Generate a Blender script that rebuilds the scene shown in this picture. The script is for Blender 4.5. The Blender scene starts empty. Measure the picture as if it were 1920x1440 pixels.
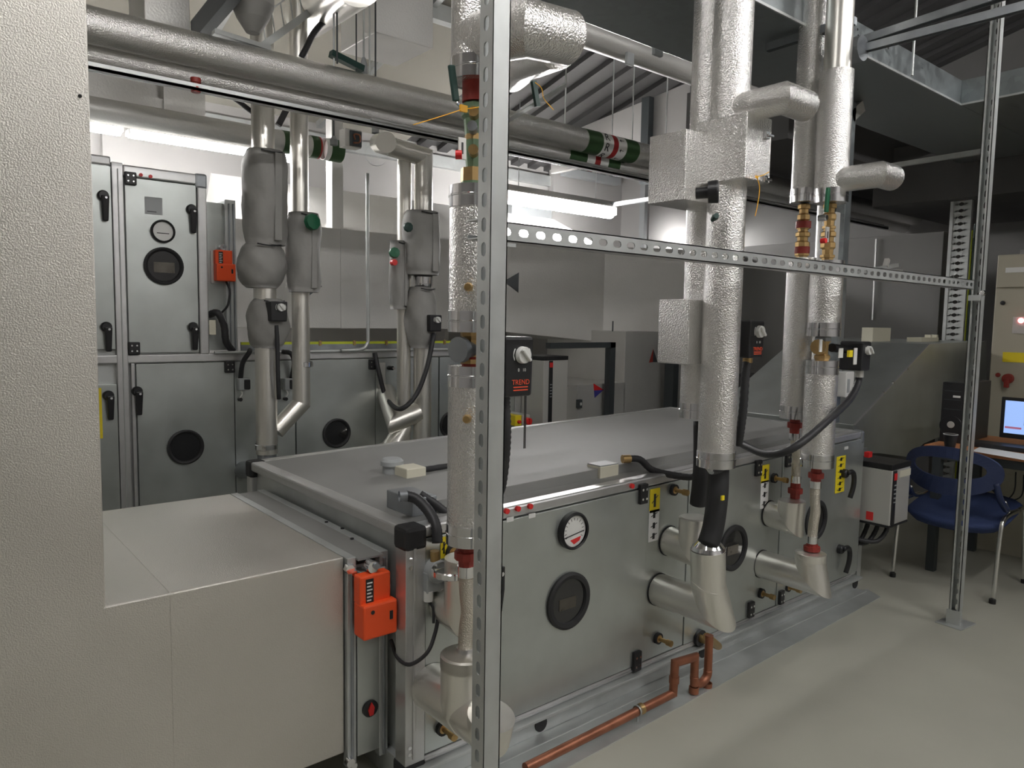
import bpy, bmesh, math, random
from mathutils import Vector as V, Matrix
random.seed(7)
PI=math.pi
SC=bpy.context.scene; COL=SC.collection
# ---------------------------------------------------------------- camera
FPX=1386.5; YAW,PIT,ROL=0.8806,0.0862,0.0162
CAM=V((0,0,1.38))
FW=V((math.cos(YAW)*math.cos(PIT),math.sin(YAW)*math.cos(PIT),-math.sin(PIT)))
R0=V((math.sin(YAW),-math.cos(YAW),0)); U0=R0.cross(FW)
RT=math.cos(ROL)*R0+math.sin(ROL)*U0; UP=-math.sin(ROL)*R0+math.cos(ROL)*U0
def at(px,py,x=None,y=None,z=None):
    "where the line of sight through a photo pixel meets a plane of the room"
    d=FW+RT*((px-960)/FPX)-UP*((py-720)/FPX)
    i,v=(0,x) if x is not None else ((1,y) if y is not None else (2,z))
    return CAM+d*((v-CAM[i])/d[i])
cd=bpy.data.cameras.new('camera'); co=bpy.data.objects.new('camera',cd); COL.objects.link(co)
cd.sensor_width=36; cd.lens=FPX/1920*36; cd.clip_start=0.05; cd.clip_end=60
co.matrix_world=Matrix(((RT.x,UP.x,-FW.x,CAM.x),(RT.y,UP.y,-FW.y,CAM.y),(RT.z,UP.z,-FW.z,CAM.z),(0,0,0,1)))
SC.camera=co
# ---------------------------------------------------------------- materials
MAT={}
def mat(name,col,rough=.5,metal=0.0,bump=0,bscale=60,var=0,vscale=6,emit=None,estr=0,spec=.5,coat=0,alpha=None,stretch=None,col2=None,kind='noise'):
    m=bpy.data.materials.new(name); m.use_nodes=True; nt=m.node_tree; N=nt.nodes; L=nt.links
    b=N['Principled BSDF']; c=tuple(col)+(1,)
    b.inputs['Base Color'].default_value=c; b.inputs['Roughness'].default_value=rough; b.inputs['Metallic'].default_value=metal
    b.inputs['Specular IOR Level'].default_value=spec
    if coat: b.inputs['Coat Weight'].default_value=coat
    if emit: b.inputs['Emission Color'].default_value=tuple(emit)+(1,); b.inputs['Emission Strength'].default_value=estr
    tc=N.new('ShaderNodeTexCoord'); mp=N.new('ShaderNodeMapping'); L.new(tc.outputs['Object'],mp.inputs['Vector'])
    if stretch: mp.inputs['Scale'].default_value=stretch
    if var:
        t=N.new('ShaderNodeTexVoronoi' if kind=='spangle' else 'ShaderNodeTexNoise'); t.inputs['Scale'].default_value=vscale
        L.new(mp.outputs[0],t.inputs['Vector'])
        if kind!='spangle': t.inputs['Detail'].default_value=5
        r=N.new('ShaderNodeMapRange'); r.inputs['From Min'].default_value=0.2 if kind!='spangle' else 0; r.inputs['From Max'].default_value=.8 if kind!='spangle' else 1
        if kind=='spangle':
            s=N.new('ShaderNodeSeparateColor'); L.new(t.outputs['Color'],s.inputs[0]); L.new(s.outputs[0],r.inputs['Value'])
        else: L.new(t.outputs['Fac'],r.inputs['Value'])
        mx=N.new('ShaderNodeMix'); mx.data_type='RGBA'
        lo=tuple(x*(1-var) for x in col)+(1,) if not col2 else tuple(col2)+(1,); hi=tuple(min(1,x*(1+var)) for x in col)+(1,) if not col2 else c
        mx.inputs['A'].default_value=lo; mx.inputs['B'].default_value=hi
        L.new(r.outputs[0],mx.inputs['Factor']); L.new(mx.outputs['Result'],b.inputs['Base Color'])
        r2=N.new('ShaderNodeMapRange'); r2.inputs['To Min'].default_value=max(0,rough-.07); r2.inputs['To Max'].default_value=min(1,rough+.07)
        L.new(r.outputs[0],r2.inputs['Value']); L.new(r2.outputs[0],b.inputs['Roughness'])
    if bump:
        t=N.new('ShaderNodeTexNoise'); t.inputs['Scale'].default_value=bscale; t.inputs['Detail'].default_value=2
        L.new(mp.outputs[0],t.inputs['Vector'])
        bp=N.new('ShaderNodeBump'); bp.inputs['Strength'].default_value=bump; bp.inputs['Distance'].default_value=.005
        L.new(t.outputs['Fac'],bp.inputs['Height']); L.new(bp.outputs[0],b.inputs['Normal'])
    MAT[name]=m; return m
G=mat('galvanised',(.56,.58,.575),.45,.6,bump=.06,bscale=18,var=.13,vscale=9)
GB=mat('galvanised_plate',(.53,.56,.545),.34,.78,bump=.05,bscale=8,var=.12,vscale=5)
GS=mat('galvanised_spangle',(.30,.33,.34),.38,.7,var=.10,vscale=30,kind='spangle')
AL=mat('aluminium_profile',(.62,.62,.62),.38,.8,bump=.04,bscale=120,var=.05,vscale=30)
RF=mat('dusty_roof_sheet',(.30,.30,.29),.6,.3,var=.10,vscale=4,bump=.04,bscale=15)
DG=mat('aged_galvanised',(.33,.35,.37),.42,.75,var=.2,vscale=14)
FO=mat('hammered_foil',(.84,.83,.815),.27,.93,bump=.7,bscale=200)
FD=mat('duct_foil',(.68,.655,.61),.42,.86,bump=.32,bscale=280,var=.05,vscale=3)
FS=mat('smooth_foil',(.84,.82,.77),.33,.88,bump=.10,bscale=40)
FB=mat('back_foil',(.70,.69,.67),.42,.5,bump=.25,bscale=90,var=.07,vscale=3)
CH=mat('bright_band',(.86,.86,.88),.12,1,bump=.05,bscale=30)
BK=mat('black_plastic',(.018,.018,.02),.38,0,bump=.05,bscale=80)
RB=mat('black_rubber',(.022,.022,.024),.6)
CR=mat('conduit_rubber',(.03,.03,.033),.5)
WIN=mat('port_glass',(.014,.014,.016),.08,0,coat=.6)
WIN2=mat('port_inner',(.10,.09,.075),.3,.4,var=.4,vscale=20)
BR=mat('brass',(.50,.34,.15),.38,.85,var=.2,vscale=20)
GRV=mat('green_brass',(.16,.24,.15),.5,.4,var=.3,vscale=25)
RD=mat('red_oxide',(.30,.035,.025),.5,0,var=.25,vscale=30)
RED=mat('red_plastic',(.75,.03,.03),.4)
OR=mat('orange_plastic',(.95,.10,.02),.42)
YE=mat('yellow_label',(.88,.70,.02),.5)
YO=mat('amber_tag',(.9,.45,.02),.5)
WH=mat('white_plastic',(.78,.78,.76),.5)
PAP=mat('paper',(.85,.85,.84),.7)
CRM=mat('cream_plastic',(.74,.71,.58),.5)
GPL=mat('grey_plastic',(.40,.42,.43),.45)
LG=mat('light_plate',(.62,.61,.58),.4,.35)
CO=mat('copper',(.36,.145,.085),.42,.7,var=.3,vscale=14)
BRD=mat('braided_steel',(.62,.58,.50),.36,.9,bump=.9,bscale=260)
JK=mat('jacket_cloth',(.33,.325,.31),.66,.25,bump=.9,bscale=14,var=.1,vscale=10)
GN=mat('green_plastic',(.012,.13,.06),.45)
DGN=mat('dark_green',(.02,.06,.05),.45)
BGN=mat('band_green',(.035,.09,.03),.5)
DRD=mat('band_red',(.38,.02,.02),.5)
NV=mat('navy_plastic',(.016,.028,.085),.45)
NS=mat('navy_fabric',(.03,.05,.14),.85,bump=.3,bscale=200)
STL=mat('chair_steel',(.75,.75,.73),.22,1)
DST=mat('dark_steel',(.07,.08,.085),.5,.3)
WD=mat('desk_wood',(.62,.26,.11),.45,var=.1,vscale=8,stretch=(1,12,1))
BG=mat('beige_enamel',(.47,.44,.35),.5,var=.03,vscale=4)
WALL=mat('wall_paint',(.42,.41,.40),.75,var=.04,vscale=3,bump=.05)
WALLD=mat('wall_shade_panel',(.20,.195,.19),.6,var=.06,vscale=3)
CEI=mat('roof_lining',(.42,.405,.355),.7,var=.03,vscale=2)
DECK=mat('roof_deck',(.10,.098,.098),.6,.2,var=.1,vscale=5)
FLR=mat('concrete_floor',(.43,.425,.365),.48,0,var=.10,vscale=2.2,bump=.06,bscale=12)
YG=mat('yellow_green_cable',(.55,.62,.03),.5)
LAMP=mat('lamp_diffuser',(1,1,1),.5,emit=(1,.98,.96),estr=33)
LAMP2=mat('bright_lamp_diffuser',(1,1,1),.5,emit=(1,.98,.97),estr=40)
SCRN=mat('screen_glow',(.2,.3,.6),.4,emit=(.36,.55,1.0),estr=.5)
SCR2=mat('screen_dark',(.05,.06,.1),.4,emit=(.10,.12,.2),estr=.6)
SCR3=mat('screen_bar',(.2,.05,.1),.4,emit=(.30,.10,.16),estr=.6)
LED=mat('red_lamp_lens',(1,.3,.3),.3,emit=(1,.25,.25),estr=4)
BLU=mat('blue_vinyl',(.06,.06,.32),.5)
GRYV=mat('grey_vinyl',(.14,.15,.165),.6)
TXR=mat('red_print',(.85,.10,.04),.5)
WGL=mat('gauge_face',(.80,.80,.78),.25,coat=.8)
# ---------------------------------------------------------------- mesh builder
class B:
    def __init__(s): s.v=[];s.f=[];s.m=[];s.s=[];s.ms=[]
    def mi(s,m):
        if m not in s.ms: s.ms.append(m)
        return s.ms.index(m)
    def add(s,vs,fs,m,sm=False):
        o=len(s.v); s.v+=[tuple(p) for p in vs]; k=s.mi(m)
        for f in fs: s.f.append(tuple(o+i for i in f)); s.m.append(k); s.s.append(sm)
        return s
    def hexa(s,p,m):  # p: 8 points, bottom ring then top ring
        return s.add(p,[(0,3,2,1),(4,5,6,7),(0,1,5,4),(1,2,6,5),(2,3,7,6),(3,0,4,7)],m)
    def box(s,x0,x1,y0,y1,z0,z1,m):
        x0,x1=sorted((x0,x1));y0,y1=sorted((y0,y1));z0,z1=sorted((z0,z1))
        return s.hexa([(x0,y0,z0),(x1,y0,z0),(x1,y1,z0),(x0,y1,z0),(x0,y0,z1),(x1,y0,z1),(x1,y1,z1),(x0,y1,z1)],m)
    def prism(s,pts,d,m):
        d=V(d); pts=[V(p) for p in pts]; n=len(pts)
        nn=(pts[1]-pts[0]).cross(pts[2]-pts[0])
        if nn.dot(d)>0: pts=pts[::-1]
        return s.add(pts+[p+d for p in pts],[tuple(range(n)),tuple(range(2*n-1,n-1,-1))]+[(i,n+i,n+(i+1)%n,(i+1)%n) for i in range(n)],m)
    def bar(s,a,b,w,h,m,up=(0,0,1)):
        a=V(a);b=V(b);d=(b-a).normalized(); u=V(up); r=d.cross(u)
        if r.length<1e-4: r=d.cross(V((0,1,0)))
        r.normalize(); u=r.cross(d)
        q=[-r*w/2-u*h/2, r*w/2-u*h/2, r*w/2+u*h/2, -r*w/2+u*h/2]
        return s.hexa([a+x for x in q]+[b+x for x in q],m)
    def ring(s,c,d,r,n,ref=None):
        d=V(d).normalized(); a=d.cross(V((0,0,1)) if abs(d.z)<.9 else V((0,1,0))).normalized(); b=d.cross(a)
        return [V(c)+a*r*math.cos(2*PI*i/n)+b*r*math.sin(2*PI*i/n) for i in range(n)]
    def lathe(s,p,d,prof,m,n=28,sm=True,crisp=True):
        "prof: list of (distance along axis, radius[, material])"
        p=V(p);d=V(d).normalized()
        for i in range(len(prof)-1):
            (t0,r0),(t1,r1)=prof[i][:2],prof[i+1][:2]; mm=prof[i][2] if len(prof[i])>2 else m
            A=s.ring(p+d*t0,d,max(r0,1e-5),n);Bq=s.ring(p+d*t1,d,max(r1,1e-5),n)
            s.add(A+Bq,[(j,(j+1)%n,n+(j+1)%n,n+j) for j in range(n)],mm,sm and abs(t1-t0)>1e-6)
        return s
    def cyl(s,a,b,r,m,n=28,r2=None):
        a=V(a);b=V(b);L=(b-a).length; r2=r if r2 is None else r2
        return s.lathe(a,b-a,[(0,0),(0,r),(L,r2),(L,0)],m,n)
    def tube(s,path,r,m,n=28,caps=True):
        "straight lengths joined with mitred corners"
        P=[V(p) for p in path]; D=[(P[i+1]-P[i]).normalized() for i in range(len(P)-1)]
        for i,d in enumerate(D):
            base=s.ring((0,0,0),d,r,n)
            def cut(pt,nrm): return [pt+q-d*(q.dot(nrm)/d.dot(nrm)) for q in base]
            n0=(D[i-1]+d).normalized() if i else d; n1=(d+D[i+1]).normalized() if i+1<len(D) else d
            A=cut(P[i],n0);Z=cut(P[i+1],n1)
            s.add(A+Z,[(j,(j+1)%n,n+(j+1)%n,n+j) for j in range(n)],m,True)
            if caps and i==0: s.add(A,[tuple(range(n-1,-1,-1))],m)
            if caps and i==len(D)-1: s.add(Z,[tuple(range(n))],m)
        return s
    def cable(s,pts,r,m,n=10,sub=8,rib=0):
        P=[V(p) for p in pts]; Q=[]
        for i in range(len(P)-1):
            p0=P[i-1] if i else P[0]*2-P[1]; p1=P[i];p2=P[i+1]; p3=P[i+2] if i+2<len(P) else P[-1]*2-P[-2]
            for k in range(sub):
                t=k/sub; Q.append(.5*((2*p1)+(p2-p0)*t+(2*p0-5*p1+4*p2-p3)*t*t+(3*p1-p0-3*p2+p3)*t**3))
        Q.append(P[-1])
        T=[(Q[min(i+1,len(Q)-1)]-Q[max(i-1,0)]).normalized() for i in range(len(Q))]
        u=T[0].cross(V((0,0,1)))
        if u.length<.1: u=T[0].cross(V((0,1,0)))
        u.normalize(); vs=[]
        for i,q in enumerate(Q):
            u=(u-T[i]*u.dot(T[i])).normalized(); w=T[i].cross(u)
            rr=r*(1-rib*(i%2))
            vs+=[q+(u*math.cos(2*PI*j/n)+w*math.sin(2*PI*j/n))*rr for j in range(n)]
        fs=[(i*n+j,i*n+(j+1)%n,(i+1)*n+(j+1)%n,(i+1)*n+j) for i in range(len(Q)-1) for j in range(n)]
        s.add(vs,fs+[tuple(range(n-1,-1,-1)),tuple(len(vs)-n+j for j in range(n))],m,True); return s
    def ball(s,c,r,m,sx=1,sy=1,sz=1,n=20,k=12,fn=None):
        c=V(c);vs=[];
        for i in range(1,k):
            a=PI*i/k
            for j in range(n):
                b=2*PI*j/n; q=V((math.sin(a)*math.cos(b)*sx,math.sin(a)*math.sin(b)*sy,math.cos(a)*sz))*r
                if fn: q=q*fn(a,b)
                vs.append(c+q)
        vs+=[c+V((0,0,r*sz)),c-V((0,0,r*sz))]; t=len(vs)-2
        fs=[(i*n+j,i*n+n+j,i*n+n+(j+1)%n,i*n+(j+1)%n) for i in range(k-2) for j in range(n)]
        fs+=[(t,j,(j+1)%n) for j in range(n)]+[(t+1,(k-2)*n+(j+1)%n,(k-2)*n+j) for j in range(n)]
        return s.add(vs,fs,m,True)
    def obj(s,name,parent=None,label=None,bevel=0,loc=None):
        me=bpy.data.meshes.new(name); off=V((0,0,0))
        vs=[V(p) for p in s.v]
        if parent is not None: off=parent['_o'] if isinstance(parent,dict) else V(ORI.get(parent.name,(0,0,0)))
        elif loc is not None: off=V(loc)
        me.from_pydata([tuple(p-off) for p in vs],[],s.f)
        for mm in s.ms: me.materials.append(mm)
        for i,p in enumerate(me.polygons): p.material_index=s.m[i]; p.use_smooth=s.s[i]
        me.update(); o=bpy.data.objects.new(name,me); COL.objects.link(o)
        if parent is not None: o.parent=parent; ORI[o.name]=tuple(off)
        elif loc is not None: o.location=off; ORI[o.name]=tuple(off)
        else: ORI[o.name]=(0,0,0)
        if bevel:
            b=o.modifiers.new('bevel','BEVEL'); b.width=bevel; b.segments=2; b.limit_method='ANGLE'; b.angle_limit=math.radians(50)
        if label: o['label']=label
        return o
ORI={}
def thing(name,label,cat,loc=(0,0,0),group=None):
    o=bpy.data.objects.new(name,None); COL.objects.link(o); o.location=loc; ORI[o.name]=tuple(loc); o.empty_display_size=.1
    o['label']=label;o['category']=cat
    if group:o['group']=group
    return o
def tag(o,label,cat,group=None):
    o['label']=label;o['category']=cat
    if group:o['group']=group
    return o
def struct(o): o['kind']='structure'; return o
def text(name,s,size,origin,xdir,ydir,m,parent=None,depth=.0004):
    "printed lettering as a thin mesh"
    c=bpy.data.curves.new('lettering','FONT'); c.body=s; c.size=size; c.align_x='CENTER'; c.align_y='CENTER'; c.extrude=depth
    o=bpy.data.objects.new('lettering',c); COL.objects.link(o); dg=bpy.context.evaluated_depsgraph_get()
    me=bpy.data.meshes.new_from_object(o.evaluated_get(dg)); bpy.data.objects.remove(o)
    x=V(xdir).normalized();y=V(ydir).normalized();z=x.cross(y);off=V(ORI.get(parent.name,(0,0,0))) if parent else V((0,0,0))
    me.transform(Matrix(((x.x,y.x,z.x,origin[0]-off.x),(x.y,y.y,z.y,origin[1]-off.y),(x.z,y.z,z.z,origin[2]-off.z),(0,0,0,1))))
    me.materials.clear(); me.materials.append(m)
    q=bpy.data.objects.new(name,me); COL.objects.link(q)
    if parent: q.parent=parent; ORI[q.name]=tuple(off)
    return q
def slot_plate(b,o,du,dv,n,pitch,width,m,t=.0025,sl=.028,sw=.013,off=0):
    "slotted web: n cells of one slot each from o along du, width along dv"
    du=V(du);dv=V(dv);o=V(o);nr=du.cross(dv)
    for k in range(n):
        c=o+du*(pitch*(k+.5))
        outer=[(-.5,-.5),(-.25,-.5),(0,-.5),(.25,-.5),(.5,-.5),(.5,0),(.5,.5),(.25,.5),(0,.5),(-.25,.5),(-.5,.5),(-.5,0)]
        O=[c+du*(a*pitch)+dv*(bb*width) for a,bb in outer]
        h=sw/2;e=sl/2-h; q=h*.7
        I2=[(-e-q,-q),(-e,-h),(0,-h),(e,-h),(e+q,-q),(e+h,0),(e+q,q),(e,h),(0,h),(-e,h),(-e-q,q),(-e-h,0)]
        I=[c+du*a+dv*bb for a,bb in I2]
        vs=O+I+[p-nr*t for p in O]+[p-nr*t for p in I]; fs=[]
        for i in range(12):
            j=(i+1)%12
            fs+= [(i,j,12+j,12+i),(24+j,24+i,36+i,36+j),(12+i,12+j,36+j,36+i)]
        b.add(vs,fs,m)
# ================================================================ SETTING
XW,YW=8.6,6.9
b=B();b.box(-3,XW,-3.5,YW,-.1,0,FLR);struct(b.obj('floor'))
b=B();b.box(-3,XW,YW,YW+.12,0,4.0,WALL)
struct(b.obj('wall_back'))
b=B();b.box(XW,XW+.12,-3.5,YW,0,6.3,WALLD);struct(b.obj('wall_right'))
b=B();b.box(-3.12,-3,-3.5,YW,0,6.3,WALL);struct(b.obj('wall_left'))
b=B();b.box(-3,XW,-3.62,-3.5,0,6.3,WALL);struct(b.obj('wall_front'))
def roofz(y): return 3.25+(YW-y)*.26
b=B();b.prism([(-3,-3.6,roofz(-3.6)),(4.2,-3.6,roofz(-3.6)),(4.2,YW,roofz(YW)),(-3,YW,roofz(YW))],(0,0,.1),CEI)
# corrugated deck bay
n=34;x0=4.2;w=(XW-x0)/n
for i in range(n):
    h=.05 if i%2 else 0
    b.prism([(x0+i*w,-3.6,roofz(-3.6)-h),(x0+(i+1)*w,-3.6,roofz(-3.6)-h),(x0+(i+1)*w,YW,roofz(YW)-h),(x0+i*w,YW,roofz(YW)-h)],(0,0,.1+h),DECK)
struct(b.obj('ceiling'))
for i,yy in enumerate((6.2,4.9,3.6,2.3)):
    b=B();z=roofz(yy)-.07;b.box(-2.9,4.15,yy-.03,yy+.03,z-.05,z+.06,G);b.box(-2.9,4.15,yy-.03,yy+.05,z-.06,z-.05,G)
    o=b.obj('trim_%d'%(i+1));struct(o)
for i,xx in enumerate((.6,1.9,3.2)):
    b=B();b.bar((xx,-1,roofz(-1)-.02),(xx,YW-.02,roofz(YW)-.02),.05,.07,G);struct(b.obj('trim_%d'%(i+5)))
b=B();b.box(-2.9,XW-.05,YW-.07,YW,3.02,3.14,G);struct(b.obj('trim_8'))
# ================================================================ LIGHTS
def batten(label,x0,x1,y,z,name='ceiling_light',lm=LAMP2,r=.04):
    L=x1-x0; t=thing(name,label,'light',((x0+x1)/2,y,z))
    zc_=z+.055; hw=r+.012
    b=B();b.prism([(x0,y-hw,zc_+r*.45),(x0,y-hw,zc_+r*.45+.012),(x0,y-.035,zc_+r+.03),(x0,y+.035,zc_+r+.03),(x0,y+hw,zc_+r*.45+.012),(x0,y+hw,zc_+r*.45)],(x1-x0,0,0),LG);b.obj('housing',t)
    for xx in (x0,x1-.012):
        b=B();b.box(xx,xx+.012,y-hw,y+hw,zc_-r*.6,zc_+r*.6,WH);b.obj('end_cap',t)
    b=B();b.lathe((x0+.012,y,zc_),(1,0,0),[(0,0),(0,r),(L-.024,r),(L-.024,0)],lm,20);b.obj('diffuser',t)
    for xx in (x0+.25,x1-.25):
        b=B();b.cyl((xx,y,z+.1+r*.5),(xx,y,roofz(y)-.01),.004,G,6);b.obj('hanger_rod',t)
    return t
LY=5.75
a=at(232,252,y=LY);c=at(548,305,y=LY);batten('long glowing strip light above the rear unit, its right end behind the grey jacketed valves',a.x+.02,c.x,LY,2.575,r=.036)
batten('leftmost glowing strip light, cut off by the foreground foil duct',a.x-1.56,a.x-.01,LY,2.60,r=.058)
a=at(935,372,y=LY);c=at(1146,398,y=LY);batten('glowing strip light above the slotted channel, right of the front steel post',a.x,c.x,LY,2.54,r=.078)
batten('added strip light mostly hidden behind the square foil boxes of the dial gauge riser',7.75,8.5,5.9,2.45)  # added lamp, tucked behind the riser to brighten the glaring wall panel
batten('strip light hung above the foreground duct, out over the top edge of the view',-.5,1.0,1.25,3.25,lm=LAMP)
for (x0,x1,y,z) in ((1.6,3.1,-.35,3.3),(3.9,5.4,-.5,3.3),(1.0,2.5,-2.2,3.4),(4.2,5.7,-2.2,3.4)):
    batten('ceiling strip light hanging behind the camera',x0,x1,y,z,lm=LAMP)['group']='strip lights behind the camera'
wd=bpy.data.worlds.new('world');SC.world=wd;wd.use_nodes=True;wd.node_tree.nodes['Background'].inputs[0].default_value=(.5,.5,.52,1);wd.node_tree.nodes['Background'].inputs[1].default_value=.05
# ================================================================ FOREGROUND AIR HANDLING UNIT
YF=1.76; YB=3.0; XL=1.075; XR=3.80
ZD0=.10                                   # bottom of doors
def zt(x): return .752+(x-XL)*.0195       # lower edge of the top profile (the casing roof falls gently to the left)
PH=.036
ahu=thing('air_handling_unit','long low galvanised air handling unit in the foreground with three doors and a dusty roof','air handling unit',((XL+XR)/2,(YF+YB)/2,0))
def slab(b,x0,x1,y0,y1,z0,m,dz=0,g=0):
    return b.hexa([(x0+g,y0,z0),(x1-g,y0,z0),(x1-g,y1,z0),(x0+g,y1,z0),(x0+g,y0,zt(x0)+dz),(x1-g,y0,zt(x1)+dz),(x1-g,y1,zt(x1)+dz),(x0+g,y1,zt(x0)+dz)],m)
xs1=at(1207,1080,y=YF).x; xs0=at(932,1080,y=YF).x; xs2=at(1283,1080,y=YF).x; xs3=at(1417,1000,y=YF).x; xs4=at(1459,1000,y=YF).x; xs5=at(1608,1000,y=YF).x
# casing (behind the door skins), left end panel, roof
b=B();slab(b,XL+.02,XR-.02,YF+.02,YB-.02,.06,G,.0);b.obj('casing',ahu)
b=B();b.hexa([(XL+.02,YF+.02,zt(XL)+.001),(XR-.03,YF+.02,zt(XR)+.001),(XR-.03,YB-.02,zt(XR)+.001),(XL+.02,YB-.02,zt(XL)+.001),
  (XL+.02,YF+.02,zt(XL)+PH-.002),(XR-.03,YF+.02,zt(XR)+PH-.002),(XR-.03,YB-.02,zt(XR)+PH-.002),(XL+.02,YB-.02,zt(XL)+PH-.002)],RF);b.obj('roof_panel',ahu)
b=B()
for (y0,y1) in ((YF-.004,YF+.05),(YB-.05,YB)):
    b.hexa([(XL,y0,zt(XL)),(XR,y0,zt(XR)),(XR,y1,zt(XR)),(XL,y1,zt(XL)),(XL,y0,zt(XL)+PH),(XR,y0,zt(XR)+PH),(XR,y1,zt(XR)+PH),(XL,y1,zt(XL)+PH)],AL)
b.box(XL-.004,XL+.05,YF+.04,YB-.04,zt(XL),zt(XL)+PH,AL);b.box(XR-.05,XR+.004,YF+.04,YB-.04,zt(XR),zt(XR)+PH,AL)
b.obj('top_frame_profile',ahu,bevel=.007)
for i,(x0,x1,y0) in enumerate(((XL-.004,XL+.062,YF-.006),(XR-.055,XR+.004,YF-.006),(XL-.004,XL+.05,YB-.05))):
    b=B();b.box(x0,x1,y0,y0+.056,.085,zt(x0)+.0,AL)
    if i==0:
        b.box(x0+.024,x0+.034,y0-.003,y0,.10,zt(x0)-.01,AL);
        for z in (.70,.675,.14,.12): b.cyl((x0+.014,y0-.004,z),(x0+.014,y0,z),.006,CH,10)
    b.obj('corner_post',ahu,bevel=.008)
b=B()
b.box(XL-.009,XL+.066,YF-.011,YF+.06,zt(XL)-.03,zt(XL)+PH+.003,RB);b.obj('corner_cap',ahu,bevel=.012,label='black top corner cap')
b=B();b.box(XL-.009,XL+.066,YF-.011,YF+.06,.045,.088,RB);b.obj('corner_cap',ahu,bevel=.01,label='black bottom corner cap')
b=B();b.box(XR-.03,XR+.009,YF-.011,YF+.05,zt(XR)-.03,zt(XR)+PH+.003,DG);b.obj('corner_cap',ahu,bevel=.012)
b=B();b.box(XL-.009,XL+.06,YB-.056,YB+.01,zt(XL)-.03,zt(XL)+PH+.003,RB);b.obj('corner_cap',ahu,bevel=.012,label='black rear corner cap')
# base frame
b=B();b.box(XL+.06,XR-.05,YF-.006,YF+.03,.075,ZD0-.004,AL);b.box(XL+.06,XR-.05,YF-.012,YF-.004,.082,.088,AL);b.obj('bottom_frame_profile',ahu,bevel=.003)
b=B();b.box(XL+.02,XR+.02,YF-.035,YF+.02,.064,.075,G);b.box(XL+.02,XR+.02,YF-.012,YF+.02,0.006,.064,G);b.box(XL+.02,XR+.02,YF-.06,YF+.01,0,.006,G);b.box(XL+.0,XL+.04,YF+.02,YB,0,.085,G)
b.obj('base_frame',ahu,bevel=.002)
for px,py in ((1014,1356),(1318,1217),(1604,1080)):
    p=at(px,py,y=YF-.013);b=B();b.cyl((p.x,YF-.016,.04),(p.x,YF-.008,.04),.026,RB,20);b.obj('lifting_hole_plug',ahu)
# front panels and doors
def hinge(px,py,par,m=BK,w=.042,h=.075):
    p=at(px,py,y=YF-.006);b=B();b.box(p.x-w/2,p.x+w/2,YF-.022,YF-.005,p.z-h/2,p.z+h/2,m)
    o=b.obj('hinge',par,bevel=.004,label='black hinge block')
    for sx in (-.25,.25):
        for sz in (-.25,.22):
            b=B();b.cyl((p.x+sx*w,YF-.0235,p.z+sz*h),(p.x+sx*w,YF-.021,p.z+sz*h),.005,CH,8);b.obj('hinge_screw',o)
def port(px,py,par,r=.098,y=None,inner=True):
    y=YF if y is None else y
    p=at(px,py,y=y-.008);c=(p.x,y-.006,p.z)
    b=B();b.lathe((p.x,y-.001,p.z),(0,-1,0),[(0,r),(.016,r),(.020,r-.008),(.018,r-.02),(.004,r-.026)],RB,40);o=b.obj('viewing_window',par,label='round black rimmed viewing window')
    b=B();b.lathe((p.x,y-.009,p.z),(0,-1,0),[(0,r-.022),(.002,r-.022),(.002,0)],WIN,40)
    if inner:
        b.box(p.x-r*.45,p.x+r*.35,y-.0125,y-.011,p.z-r*.28,p.z+r*.12,WIN2)
    b.obj('window_glass',o)
def dhandle(px,py,par,y=None,h=.135,flip=1,grip=True):
    y=YF if y is None else y
    p=at(px,py,y=y-.02);b=B();b.lathe((p.x,y-.001,p.z),(0,-1,0),[(0,.026),(.022,.026),(.030,.020),(.030,0)],BK,20);
    b.hexa([(p.x-.014,y-.038,p.z-h),(p.x+.014,y-.038,p.z-h),(p.x+.013,y-.020,p.z-h),(p.x-.013,y-.020,p.z-h),(p.x-.019,y-.046,p.z),(p.x+.019,y-.046,p.z),(p.x+.019,y-.022,p.z),(p.x-.019,y-.022,p.z)],BK)
    o=b.obj('handle',par,bevel=.005,label='black lever handle')
    b=B();b.cyl((p.x+.004,y-.049,p.z-.012),(p.x+.004,y-.045,p.z-.012),.006,CH,10);b.obj('handle_screw',o)
def skin(x0,x1,m=GB,yo=0,name='panel',label=None):
    b=B();slab(b,x0,x1,YF-.004-yo,YF+.02,ZD0,m,-.003,.0015);return b.obj(name,ahu,bevel=.0015,label=label)
skin(XL+.062,xs0);
d1=skin(xs0,xs1,yo=.004,name='access_door')
c1=skin(xs1,xs2);d2=skin(xs2,xs3,yo=.004,name='access_door');c2=skin(xs3,xs4);d3=skin(xs4,xs5,yo=.004,name='access_door')
hinge(1203,925,d1);hinge(1191,1238,d1);hinge(1419,877,d2,h=.07);hinge(1405,1142,d2,h=.07);hinge(1475,862,c2,h=.065,w=.036);hinge(1462,1119,c2,h=.065,w=.036)
port(1065,1126,d1);port(1374,1027,d2);port(1529,975,d3,inner=False)
p=at(938,1075,y=YF-.02);b=B();b.prism([(p.x-.012,YF-.03,p.z+.022),(p.x+.012,YF-.03,p.z+.022),(p.x+.012,YF-.03,p.z-.05),(p.x+.003,YF-.03,p.z-.12),(p.x-.004,YF-.03,p.z-.12),(p.x-.012,YF-.03,p.z-.04)],(0,.02,0),BK);b.cyl((p.x,YF-.032,p.z),(p.x,YF-.028,p.z),.007,CH,10);b.obj('handle',d1,bevel=.003,label='black lever handle')
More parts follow.
